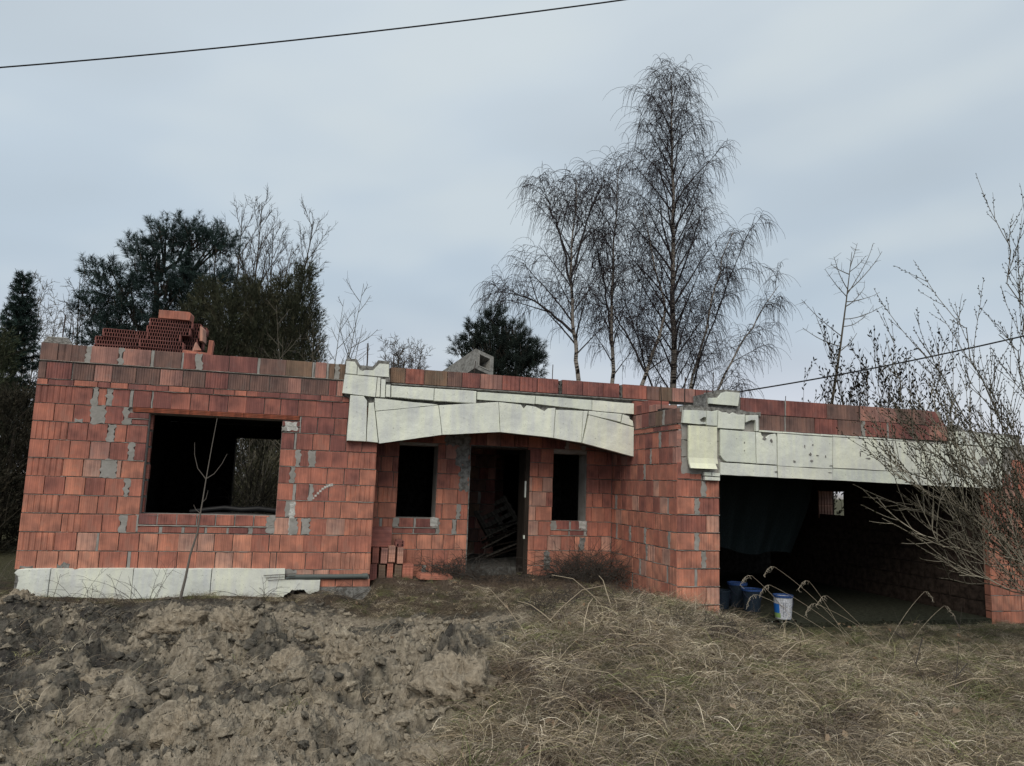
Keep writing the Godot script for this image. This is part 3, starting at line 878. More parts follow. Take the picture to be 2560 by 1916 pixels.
	# brick lining seen through the door
	w = wall("inner_brick_wall", Transform3D(Basis(), Vector3(0, 0, -3.47)))
	b = MB.new()
	b.box(Vector3(6.25, -0.09, -0.028), Vector3(7.5, 2.5, -0.024))
	w.mesh = b.mesh(); w.material_override = M.mortar
	j = MB.new()
	for i in 10:
		random_course(w, j, 6.25, 7.5, -0.09 + 0.252 * i, 0.238, [], 1.0, 0.0)
	put(w, "mortar", j.mesh(), M.joint_mortar)
	w = wall("inner_brick_wall", Transform3D(Basis(), Vector3(0, 0, -5.6)))
	b = MB.new()
	b.box(Vector3(7.3, -0.09, -0.2), Vector3(8.25, 2.5, -0.03))
	w.mesh = b.mesh(); w.material_override = M.mortar
	j = MB.new()
	for i in 10:
		random_course(w, j, 7.3, 8.25, -0.09 + 0.252 * i, 0.238, [], 1.0, 0.0)
	put(w, "mortar", j.mesh(), M.joint_mortar)
	# starter bars cast into the ring beam
	for r in [[0.2, 3.05, -0.2, 0.48, 0.009], [0.32, 3.05, -0.2, 0.28, 0.006], [4.48, 3.0, -0.1, 0.46, 0.011], [4.89, 3.0, -0.15, 0.33, 0.006], [6.2, 3.0, -0.1, 0.31, 0.006], [7.58, 3.0, -0.2, 0.37, 0.007],
			[8.89, 2.55, 1.2, 0.38, 0.009], [9.24, 2.55, 1.3, 0.53, 0.011], [9.51, 2.5, 1.5, 0.38, 0.011], [9.61, 2.75, 1.5, 0.40, 0.009], [10.98, 2.7, 1.4, 0.18, 0.006], [12.2, 2.55, 1.62, 0.28, 0.009], [13.7, 2.7, 1.4, 0.22, 0.007], [15.16, 2.4, 1.4, 0.43, 0.009], [15.38, 2.4, 1.4, 0.7, 0.009]]:
		b = MB.new()
		b.tube(PackedVector3Array([Vector3(r[0], r[1], r[2]), Vector3(r[0] + rr(-0.005, 0.005), r[1] + r[3] * 0.5, r[2]), Vector3(r[0] + rr(-0.01, 0.015), r[1] + r[3], r[2] + rr(-0.01, 0.01))]), r[4], r[4], 6)
		put(house, "reinforcing_bar", b.mesh(), M.rust)


# ---------------------------------------------------------------- loose things round the house
func honeycomb(wide: float, high: float, deep: float) -> ArrayMesh:
	# a thin clay block lying with its cells towards +z, centred, base at y 0
	var b := MB.new()
	var h := wide / 2.0
	b.box(Vector3(-h, 0, -deep / 2), Vector3(h, 0.008, deep / 2))
	b.box(Vector3(-h, high - 0.008, -deep / 2), Vector3(h, high, deep / 2))
	b.box(Vector3(-h, 0.008, -deep / 2), Vector3(-h + 0.008, high - 0.008, deep / 2))
	b.box(Vector3(h - 0.008, 0.008, -deep / 2), Vector3(h, high - 0.008, deep / 2))
	var rows := 2
	var cell := (high - 0.016) / rows
	for r in rows - 1:
		var y := 0.008 + cell * (r + 1)
		b.box(Vector3(-h + 0.008, y - 0.0035, deep / 2 - 0.05), Vector3(h - 0.008, y + 0.0035, deep / 2 - 0.002))
	for r in rows:
		var count := 17
		for k in count:
			var x := -h + wide * (k + 0.5 + (0.5 if r % 2 else 0.0)) / count
			if x > h - 0.02 or (absf(absf(x) - wide * 0.32) < 0.014 and r == 0):
				continue
			var y0 := 0.008 + cell * r
			b.box(Vector3(x - 0.004, y0, deep / 2 - 0.05), Vector3(x + 0.004, y0 + cell, deep / 2 - 0.003))
	var ribs := 5
	for k in ribs:
		var z := -deep / 2 + deep * (k + 0.3) / ribs
		b.box(Vector3(h, 0.012, z), Vector3(h + 0.012, high - 0.012, z + deep / ribs * 0.55))
		b.box(Vector3(-h - 0.012, 0.012, z), Vector3(-h, high - 0.012, z + deep / ribs * 0.55))
	var me := b.mesh(null, tones[5][0])
	var dark := MB.new()  # near-black filling stands for the shade inside the cells
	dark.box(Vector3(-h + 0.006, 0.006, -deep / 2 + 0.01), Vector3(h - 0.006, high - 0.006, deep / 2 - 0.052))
	return dark.mesh(me, M.shade_dark)


func build_roof_things() -> void:
	var me := honeycomb(0.6, 0.12, 0.24)
	var first: MeshInstance3D
	# [x, height, z, which]
	var spots := [
		[0.85, 2.845, "first block of the left stack, half hidden by the roof edge"], [0.87, 2.968, "second course of the left stack on the roof"], [0.89, 3.09, "third course of the left stack, above the roof edge"], [0.90, 3.213, "fourth course of the left stack, just under its top"], [0.99, 3.335, "topmost block of the left stack on the roof"],
		[1.50, 2.845, "first block of the right stack, half hidden by the roof edge"], [1.50, 2.968, "second course of the right stack on the roof"], [1.51, 3.09, "third course of the right stack, its cells open to the front"], [1.50, 3.213, "fourth course of the right stack, below the stepped courses"], [1.44, 3.335, "fifth course of the right stack, overlapping the left one"],
		[1.56, 3.458, "sixth course of the right stack, stepped back"], [1.58, 3.58, "seventh course of the right stack, right under the orange block"]]
	for s in spots.size():
		var d: Array = spots[s]
		var o: MeshInstance3D
		if first == null:
			o = put(self, "clay_block", me)
			first = o
		else:
			o = first.duplicate()
			o.name = "clay_block"
			add_child(o, true)
		var back: float = 0.0 if s < 9 else [0.0, -0.10, -0.16][s - 9]
		o.transform = Transform3D(Basis.from_euler(Vector3(0, rr(-0.03, 0.03), 0)), Vector3(d[0] - 0.08, d[1], -0.72 + back + rr(-0.015, 0.015)))
		tag(o, "honeycomb clay block, " + d[2], "clay block", "honeycomb clay blocks stacked on the roof")
	# the blocks behind, whose sides step back like a saw on the right of the pile
	for k in 7:
		var o: MeshInstance3D = first.duplicate()
		o.name = "clay_block"
		add_child(o, true)
		o.transform = Transform3D(Basis(), Vector3(1.50 + 0.018 * k, 2.845 + 0.1225 * k, -0.98 - 0.01 * k))
		tag(o, "honeycomb clay block in the rear of the roof pile, its toothed end showing", "clay block", "honeycomb clay blocks in the rear row of the pile")
		o = first.duplicate()
		o.name = "clay_block"
		add_child(o, true)
		o.transform = Transform3D(Basis(), Vector3(1.54 + 0.02 * k, 2.845 + 0.1225 * k, -1.24 - 0.01 * k))
		tag(o, "honeycomb clay block in the rear of the roof pile, its toothed end showing", "clay block", "honeycomb clay blocks in the rear row of the pile")
	var b := MB.new()
	b.prism(PackedVector2Array([Vector2(-0.23, 0), Vector2(0.23, 0), Vector2(0.24, 0.10), Vector2(0.22, 0.13), Vector2(0.18, 0.135), Vector2(-0.23, 0.13)]), -0.12, 0.12, Transform3D.IDENTITY, 0.006)
	tag(put(self, "clay_block", b.mesh(), tones[2][2], Transform3D(Basis.from_euler(Vector3(0, -0.08, -0.012)), Vector3(1.55, 3.705, -0.85))), "orange clay block laid across the top of the roof pile", "clay block")
	b = MB.new()
	b.prism(PackedVector2Array([Vector2(0, 0), Vector2(0.05, 0), Vector2(0.05, 0.20), Vector2(0.03, 0.235), Vector2(0, 0.24)]), -0.24, 0.0, Transform3D.IDENTITY, 0.006)
	tag(put(self, "clay_block", b.mesh(), tones[7][1], Transform3D(Basis.from_euler(Vector3(0, -0.1, 0.06)), Vector3(1.91, 3.42, -0.9))), "pale clay block on edge at the upper right of the roof pile", "clay block")
	# an angled bond-beam block and a shard
	b = MB.new()
	b.prism(PackedVector2Array([Vector2(0, 0), Vector2(0.40, 0), Vector2(0.40, 0.25), Vector2(0.335, 0.25), Vector2(0.335, 0.055), Vector2(0, 0.055)]), -0.25, 0.0, Transform3D.IDENTITY, 0.006)
	tag(put(self, "clay_block", b.mesh(), tones[2][1], Transform3D(Basis.from_euler(Vector3(0, 0.05, -0.06)), Vector3(1.80, 3.088, -0.10))), "L-shaped red clay block at the right foot of the roof pile", "clay block")
	b = MB.new()
	b.prism(PackedVector2Array([Vector2(0, 0), Vector2(0.12, 0), Vector2(0.06, 0.13)]), -0.1, 0.0, Transform3D.IDENTITY, 0.004)
	tag(put(self, "brick_shard", b.mesh(), tones[7][2], Transform3D(Basis.from_euler(Vector3(0, 0.3, 0.2)), Vector3(1.93, 3.15, -0.2))), "pointed brick shard behind the L-shaped block on the roof", "brick shard")
	b = MB.new()
	b.prism(PackedVector2Array([Vector2(-0.18, 0), Vector2(0.2, 0), Vector2(0.12, 0.11), Vector2(-0.12, 0.10)]), -0.12, 0.12, Transform3D.IDENTITY, 0.012)
	tag(put(self, "concrete_lump", b.mesh(), M.stone, Transform3D(Basis.from_euler(Vector3(0, 0.1, -0.03)), Vector3(0.16, 3.083, -0.18))), "pale grey concrete lump on the left end of the roof edge", "concrete lump")
	# the fallen flue block: a square concrete tube leaning up on the slab
	var t := thing("flue_block", "long square concrete flue block lying tilted on the roof, its open end showing", "flue block", Vector3(6.86, 3.47, -2.2))
	t.basis = Basis(Vector3.UP, deg_to_rad(26)) * Basis(Vector3.RIGHT, deg_to_rad(-18)) * Basis(Vector3.FORWARD, deg_to_rad(15))
	b = MB.new()
	var o_ := 0.225
	var i_ := 0.148
	for s in [[-o_, -o_, -i_, o_], [i_, -o_, o_, o_], [-i_, -o_, i_, -i_], [-i_, i_, i_, o_]]:
		b.box(Vector3(s[0], s[1] + 0.21, -1.6), Vector3(s[2], s[3] + 0.21, 0.0))
	put(t, "shell", b.mesh(), M.concrete)
	b = MB.new()
	b.box(Vector3(-i_, 0.01, -1.58), Vector3(i_, 0.4, -0.5))  # solid dark box stands for the shade down the tube
	put(t, "duct_shade", b.mesh(), M.shade_dark)
	b = MB.new()
	for s in [[-i_, i_ - 0.02, i_, i_], [-i_, -i_, i_, -i_ + 0.02], [-i_, -i_ + 0.02, -i_ + 0.02, i_ - 0.02], [i_ - 0.02, -i_ + 0.02, i_, i_ - 0.02]]:
		b.box(Vector3(s[0], s[1] + 0.21, -0.4), Vector3(s[2], s[3] + 0.21, 0.012))
	put(t, "inner_rim", b.mesh(), M.stone)
	b = MB.new()
	b.box(Vector3(6.2, 2.845, -2.4), Vector3(6.9, 3.2, -2.0))
	tag(put(self, "concrete_support", b.mesh(), M.dark_concrete), "dark concrete block under the flue block on the roof", "concrete block")


func build_ground_things() -> void:
	# bricks stacked on edge in the porch corner beside the left wing
	var first: MeshInstance3D
	var list := [
		[4.80, 0.05, 0.10, 0.24, 3, "dark thin clay block leaning at the left of the upper row in the porch corner"], [4.93, 0.05, 0.10, 0.235, 8, "brownish thin clay block, second of the upper row in the porch corner"],
		[5.05, 0.07, 0.10, 0.25, 7, "pale thin clay block standing in the middle of the porch corner stack"], [5.18, 0.05, 0.09, 0.25, 7, "pale ribbed clay block at the right of the upper row in the porch corner"],
		[4.78, -0.20, 0.11, 0.24, 4, "reddish block at the left of the lower row in the porch corner"], [4.91, -0.20, 0.10, 0.23, 9, "mossy block, second of the lower row in the porch corner"],
		[5.03, -0.19, 0.09, 0.24, 2, "orange block, third of the lower row in the porch corner"], [5.16, -0.20, 0.11, 0.23, 9, "mossy brown block, fourth of the lower row in the porch corner"], [5.31, -0.20, 0.17, 0.24, 2, "wide orange block ending the lower row in the porch corner"]]
	for d in list:
		var b := MB.new()
		var ribs := 3
		b.box(Vector3(-d[2] / 2, 0, -0.36), Vector3(d[2] / 2, d[3], -0.008))
		for k in ribs:
			var x: float = -d[2] / 2 + d[2] * (k + 0.15) / ribs
			b.box(Vector3(x, 0.004, -0.01), Vector3(x + d[2] / ribs * 0.7, d[3] - 0.004, 0.0))
		var o := put(self, "stacked_brick", b.mesh(), tones[d[4]][1], Transform3D(Basis.from_euler(Vector3(rr(-0.02, 0.02), rr(-0.1, 0.1), rr(-0.02, 0.02))), Vector3(d[0], d[1], -0.32 + rr(-0.02, 0.03))))
		tag(o, d[5], "clay block", "clay blocks stacked in the porch corner")
	var b := MB.new()
	b.box(Vector3(-0.16, 0, -0.2), Vector3(0.16, 0.3, 0))
	tag(put(self, "stacked_brick", b.mesh(), tones[4][2], Transform3D(Basis(), Vector3(4.88, 0.30, -0.42))), "large dark red block resting on top of the porch corner stack", "clay block")
	var hm := honeycomb(0.11, 0.10, 0.24)
	tag(put(self, "stacked_brick", hm, null, Transform3D(Basis(), Vector3(5.17, 0.305, -0.45))), "small brick with six holes on top of the porch corner stack", "brick")
	b = MB.new()
	b.box(Vector3(-0.26, 0, -0.12), Vector3(0.26, 0.06, 0.12))
	b.box(Vector3(-0.25, 0.06, -0.11), Vector3(0.24, 0.075, 0.10))
	tag(put(self, "fallen_brick", b.mesh(), tones[1][2], Transform3D(Basis.from_euler(Vector3(0.03, 0.12, -0.04)), Vector3(5.72, ground(5.72, -0.25) + 0.02, -0.25))), "flat red clay block lying on the porch ground left of the doorway", "clay block")
	b = MB.new()
	b.lump(Vector3.ZERO, Vector3(0.10, 0.035, 0.07), 6, 10, 0.6, nz)
	tag(put(self, "plaster_scrap", b.mesh(), M.lime, Transform3D(Basis(), Vector3(7.72, ground(7.72, -0.35) + 0.03, -0.35))), "white plaster scrap on the porch ground right of the doorway", "scrap")
	# two leaning pallets and loose boards inside the doorway
	var t := thing("pallet", "grey wooden pallet leaning inside the doorway", "pallet", Vector3(7.75, 0.30, -3.25))
	t.basis = Basis(Vector3.UP, 0.2) * Basis(Vector3.BACK, 0.42) * Basis(Vector3.RIGHT, -0.5)
	for k in 5:
		b = MB.new()
		b.box(Vector3(-0.4, -0.01 + k * 0.17, 0), Vector3(0.4, 0.08 + k * 0.17, 0.022))
		put(t, "slat", b.mesh(), M.grey_wood)
	for k in 3:
		b = MB.new()
		b.box(Vector3(-0.39 + k * 0.34, -0.02, -0.1), Vector3(-0.29 + k * 0.34, 0.8, -0.002))
		put(t, "bearer", b.mesh(), M.grey_wood)
	for k in 7:
		b = MB.new()
		b.box(Vector3(-0.55, -0.012, -0.05), Vector3(0.55, 0.012, 0.05))
		tag(put(self, "board", b.mesh(), M.grey_wood if k % 2 else M.dark_wood, Transform3D(Basis.from_euler(Vector3(rr(-0.4, 0.4), rr(-0.3, 0.3), 0.32 + rr(-0.12, 0.1))), Vector3(7.65 + rr(-0.1, 0.1), 0.02 + k * 0.09, -2.75 - k * 0.05))),
			"weathered loose board in the heap behind the doorway", "board", "loose boards heaped behind the doorway")
	# black plastic hose lying across the far sill of the big window
	b = MB.new()
	b.tube(PackedVector3Array([Vector3(2.0, 0.76, -0.9), Vector3(2.25, 0.80, -0.85), Vector3(2.5, 0.83, -0.85), Vector3(2.75, 0.81, -0.8), Vector3(3.0, 0.83, -0.8), Vector3(3.4, 0.79, -0.8)]), 0.035, 0.05, 10)
	b.tube(PackedVector3Array([Vector3(1.9, 0.70, -0.8), Vector3(2.4, 0.74, -0.78), Vector3(2.9, 0.74, -0.74), Vector3(3.4, 0.72, -0.7)]), 0.03, 0.03, 8)
	b.box(Vector3(1.5, 0.60, -1.1), Vector3(3.5, 0.69, -0.5))
	tag(put(self, "hose", b.mesh(), M.rubber), "black plastic hose on the sill inside the large window", "hose")

	# garage: tarpaulin, buckets, scraps at the threshold
	b = MB.new()
	var nx := 40
	var ny := 26
	for pass_ in 1:
		for i in nx:
			for k in ny:
				var q := []
				for e in [[0, 0], [1, 0], [1, 1], [0, 1]]:
					var u := float(i + e[0]) / nx
					var v := float(k + e[1]) / ny
					var right := lerpf(13.95, 13.35, pow(v, 2.0)) + sin(v * 5.0) * 0.05
					var x := lerpf(11.2, right, u)
					var y := lerpf(1.95, 0.10 + 0.12 * (1.0 - u) + 0.05 * sin(u * 9.0), v)
					q.append(Vector3(x, y, -1.9 + 0.05 * sin(u * 21.0 + v * 2.0) * (0.4 + v) + 0.25 * v * v))
				b.quad(q[0], q[1], q[2], q[3])
	tag(put(self, "tarpaulin", b.mesh(), M.tarp), "dark green tarpaulin hanging at the back of the garage", "tarpaulin")
	# bucket: [x, z, height, radius, body, rim, label]
	for d in [[11.0, 1.22, 0.36, 0.15, "white_plastic", "blue_plastic", "white plastic bucket with a blue rim and printed label in the garage mouth"],
			[10.88, 0.55, 0.36, 0.165, "navy_plastic", "blue_plastic", "dark bucket with a bright blue rim left of the white bucket"],
			[10.90, 0.10, 0.40, 0.165, "navy_plastic", "blue_plastic", "dark bucket with a blue lid standing behind the other dark bucket"],
			[10.50, 0.25, 0.30, 0.15, "navy_plastic", "navy_plastic", "black bucket with a pale rim in the shade beside the brick pier"]]:
		t = thing("bucket", d[6], "bucket", Vector3(d[0], -0.6, d[1]), rr(-0.2, 0.2))
		b = MB.new()
		var r: float = d[3]
		var h: float = d[2]
		b.lathe([[0.0, 0.0], [r * 0.80, 0.0], [r * 0.82, 0.01], [r * 0.97, h * 0.93], [r * 0.92, h * 0.93], [r * 0.78, 0.02], [0.0, 0.02]], 28)
		put(t, "body", b.mesh(), M[d[4]])
		b = MB.new()
		b.lathe([[r * 0.965, h * 0.90], [r * 1.03, h * 0.91], [r * 1.03, h], [r * 0.94, h], [r * 0.93, h * 0.93]], 28)
		put(t, "rim", b.mesh(), M[d[5]])
		b = MB.new()
		var arc := PackedVector3Array()
		for k in 13:
			var a := PI * k / 12.0
			arc.append(Vector3(cos(a) * r * 1.04, h * 0.88 - sin(a) * h * 0.42, sin(a) * r * 0.72 + 0.02))
		b.tube(arc, 0.003, 0.003, 5)
		put(t, "handle", b.mesh(), M.ink)
		if d[4] == "white_plastic":
			# printed label: blue field on the left, green foot, columns of small dark type
			var face := func(m: String, a0: float, a1: float, y0: float, y1: float, called: String, out := 0.0015):
				var p := MB.new()
				var n_ := 8
				for k in n_:
					var u0: float = lerpf(a0, a1, float(k) / n_)
					var u1: float = lerpf(a0, a1, float(k + 1) / n_)
					var rad := func(y): return lerpf(r * 0.82, r * 0.97, y / (h * 0.93)) + out
					p.quad(Vector3(sin(u0) * rad.call(y1), y1, cos(u0) * rad.call(y1)), Vector3(sin(u1) * rad.call(y1), y1, cos(u1) * rad.call(y1)), Vector3(sin(u1) * rad.call(y0), y0, cos(u1) * rad.call(y0)), Vector3(sin(u0) * rad.call(y0), y0, cos(u0) * rad.call(y0)))
				put(t, called, p.mesh(), M[m])
			face.call("print_blue", -2.3, -1.05, 0.09, 0.23, "label")
			face.call("print_green", -2.3, -0.95, 0.02, 0.09, "label")
			for k in 11:
				var y := 0.045 + k * 0.02
				face.call("ink", -0.66 + rr(-0.02, 0.02), -0.54 + rr(-0.05, 0.05), y, y + 0.009, "print", 0.002)
				if k % 3:
					face.call("ink", -0.34, -0.24 + rr(-0.04, 0.06), y, y + 0.006, "print", 0.002)
			face.call("ink", -0.42, -0.38, 0.10, 0.25, "print", 0.0025)
	for k in 14:
		b = MB.new()
		b.lump(Vector3.ZERO, Vector3(rr(0.03, 0.08), 0.012, rr(0.015, 0.035)), 5, 8, 0.8, nz)
		var x := 9.85 + k * 0.085 + rr(-0.03, 0.03)
		tag(put(self, "foam_scrap", b.mesh(), M.foam, Transform3D(Basis.from_euler(Vector3(0, rr(-0.6, 0.6), 0)), Vector3(x, -0.588, 1.54 + rr(-0.06, 0.03)))), "white foam scrap on the garage threshold", "scrap", "white scraps along the garage threshold")

	# the two overhead cables
	var hang := func(a: Vector3, c: Vector3, sag: float) -> PackedVector3Array:
		var p := PackedVector3Array()
		for k in 41:
			var u := k / 40.0
			p.append(a.lerp(c, u) - Vector3(0, sag * 4.0 * u * (1.0 - u), 0))
		return p
	b = MB.new()
	b.tube(hang.call(Vector3(-16.0, 6.85, -5.9), Vector3(22.0, 12.34, 5.5), 1.245), 0.012, 0.012, 6)
	tag(put(self, "power_cable", b.mesh(), M.cable_black), "black power cable crossing the sky above the whole house", "cable")
	b = MB.new()
	b.tube(hang.call(Vector3(9.98, 2.86, 1.55), Vector3(15.4, 4.35, 5.2), 0.12), 0.011, 0.011, 6)
	tag(put(self, "service_cable", b.mesh(), M.cable_black), "black cable running from the garage column head up into the willow", "cable")


# ---------------------------------------------------------------- ground
func edge_x(z: float) -> float:
	# where the churned clay gives way to the dry grass on the right
	return lerpf(7.2, 4.25, clampf((z - 1.2) / 6.2, 0, 1)) + 0.25 * nz.get_noise_2d(z * 0.9, 4.0)


func mud(x: float, z: float) -> float:
	var m := smoothstep(-0.15, 0.45, edge_x(z) - x)
	m *= smoothstep(0.35, 0.9, z + 0.3 * nz.get_noise_2d(x * 0.8, 12.0) - (0.75 if x > 3.9 else 0.0) * smoothstep(3.6, 4.4, x))
	var tuft := Vector2(x - 0.2, z - 2.2).length()
	m *= smoothstep(0.35, 0.9, tuft + 0.3 * nz.get_noise_2d(x * 1.3, z * 1.3))
	return m * smoothstep(-2.6, -1.0, x)


func ground(x: float, z: float) -> float:
	var y := -0.47
	y += 0.10 * smoothstep(1.7, 0.5, z) * smoothstep(4.7, 4.2, x)
	# a raised bank of turf along the edge of the diggings
	y += 0.13 * smoothstep(-0.1, 0.35, x - edge_x(z)) * smoothstep(2.4, 3.4, z) * smoothstep(9.5, 7.5, x)
	# the porch platform and its grassy step
	var porch := smoothstep(1.45, 0.75, z + 0.25 * nz.get_noise_2d(x * 1.1, 3.3)) * smoothstep(4.55, 4.85, x) * (1.0 - smoothstep(8.8, 9.05, x))
	y += porch * lerpf(0.17, 0.30, smoothstep(0.9, -0.3, z))
	# lower towards the garage and the far side of the plot
	y -= 0.20 * smoothstep(8.6, 9.8, x)
	# the grass mound before the pier, and a gentler swell to the right
	y += 0.29 * exp(-(pow((x - 7.7) / 1.25, 2.0) + pow((z - 3.1) / 1.1, 2.0)))
	y += 0.26 * exp(-(pow((x - 6.9) / 1.5, 2.0) + pow((z - 5.0) / 1.5, 2.0)))
	y += 0.10 * exp(-(pow((x - 10.5) / 2.0, 2.0) + pow((z - 5.0) / 1.5, 2.0)))
	# bank on the far left
	y += 0.25 * exp(-(pow((x + 1.6) / 1.2, 2.0) + pow((z - 0.2) / 2.4, 2.0)))
	# clay heaps thrown up by the digger, and the hollow behind them
	y += 0.16 * exp(-(pow((x - 3.15) / 0.75, 2.0) + pow((z - 3.4) / 0.55, 2.0)))
	y += 0.13 * exp(-(pow((x - 3.0) / 0.9, 2.0) + pow((z - 5.0) / 0.7, 2.0)))
	y += 0.10 * exp(-(pow((x - 0.7) / 0.6, 2.0) + pow((z - 3.3) / 0.5, 2.0)))
	y -= 0.10 * exp(-(pow((x - 1.6) / 0.9, 2.0) + pow((z - 2.6) / 0.7, 2.0)))
	y -= 0.10 * exp(-(pow((x - 4.0) / 0.35, 2.0) + pow((z - 5.9) / 0.7, 2.0)))
	y -= 0.07 * exp(-(pow((x - 3.4) / 0.4, 2.0) + pow((z - 0.75) / 0.25, 2.0)))
	# the flat tracked strip of clay before the porch
	# under the house the soil lies deeper
	if z < 1.55 and x > 9.2 and x < 15.6:
		y = lerpf(y, -0.85, smoothstep(1.58, 1.45, z))
	if z < -0.9:
		y = lerpf(y, -0.8, smoothstep(-0.9, -1.2, z) * smoothstep(0.0, 0.3, x) * (1.0 - smoothstep(15.6, 16.0, x)))
	if z < 0.0 and x > 0.1 and x < 4.6:
		y = lerpf(y, -0.8, smoothstep(-0.05, -0.3, z))
	return y + 0.05 * nz.get_noise_2d(x * 0.7, z * 0.7)


func clods(x: float, z: float) -> float:
	# height of the clods over the smooth ground
	var wx := x + 0.10 * nz.get_noise_2d(x * 2.2, z * 2.2 + 40.0)
	var wz := z + 0.10 * nz.get_noise_2d(x * 2.2 + 70.0, z * 2.2)
	var track := exp(-pow((z - 1.75 - 0.05 * (x - 5.0)) / 0.55, 2.0)) * smoothstep(2.7, 3.4, x)
	var big := maxf(0.0, nz.get_noise_2d(wx * 1.15, wz * 1.15)) * 0.34
	var mid := (1.0 - nc.get_noise_2d(wx * 3.3, wz * 3.3) * 2.2 - 1.0) * -0.02
	var c1 := -nc.get_noise_2d(wx * 2.6, wz * 2.6)   # 0..1 from cell edge to centre
	var c2 := -nc.get_noise_2d(wx * 6.5 + 9.0, wz * 6.5)
	var c3 := -nc.get_noise_2d(wx * 15.0, wz * 15.0 + 5.0)
	var fine := nr.get_noise_2d(wx * 4.0, wz * 4.0)
	var crumb := nr.get_noise_2d(wx * 9.0, wz * 9.0) * 0.030 + nz.get_noise_2d(wx * 21.0, wz * 21.0) * 0.034 - nc.get_noise_2d(wx * 24.0, wz * 24.0) * 0.016
	var rough := clampf(0.55 + 0.9 * nz.get_noise_2d(x * 0.55 + 30.0, z * 0.55), 0.15, 1.0)
	var y := big + rough * (0.10 * maxf(0.0, c1 - 0.1) + 0.075 * c2 + 0.03 * c3) + 0.065 * fine * rough + (0.5 + 1.2 * rough) * crumb + 0.010 * nz.get_noise_2d(x * 40.0, z * 40.0)
	return y * 1.2 * (1.0 - 0.86 * track) * lerpf(0.45, 1.0, smoothstep(0.8, 2.2, z)) * (1.0 - 0.45 * smoothstep(3.6, 4.4, x) * smoothstep(4.0, 3.0, z)) + mid * 0.2


func surface(x: float, z: float) -> float:
	return ground(x, z) + mud(x, z) * clods(x, z)


func spaced(lo: float, hi: float, fine: float, reach: float) -> PackedFloat32Array:
	# even steps between lo and hi, then ever wider ones out to reach on both sides
	var p := PackedFloat32Array()
	var left := []
	var x := lo
	var step := fine
	while x > -reach:
		step *= 1.22
		x -= step
		left.append(x)
	left.reverse()
	p.append_array(PackedFloat32Array(left))
	x = lo
	while x < hi:
		p.append(x)
		x += fine
	step = fine
	while x < reach:
		p.append(x)
		step *= 1.22
		x += step
	p.append(reach)
	return p


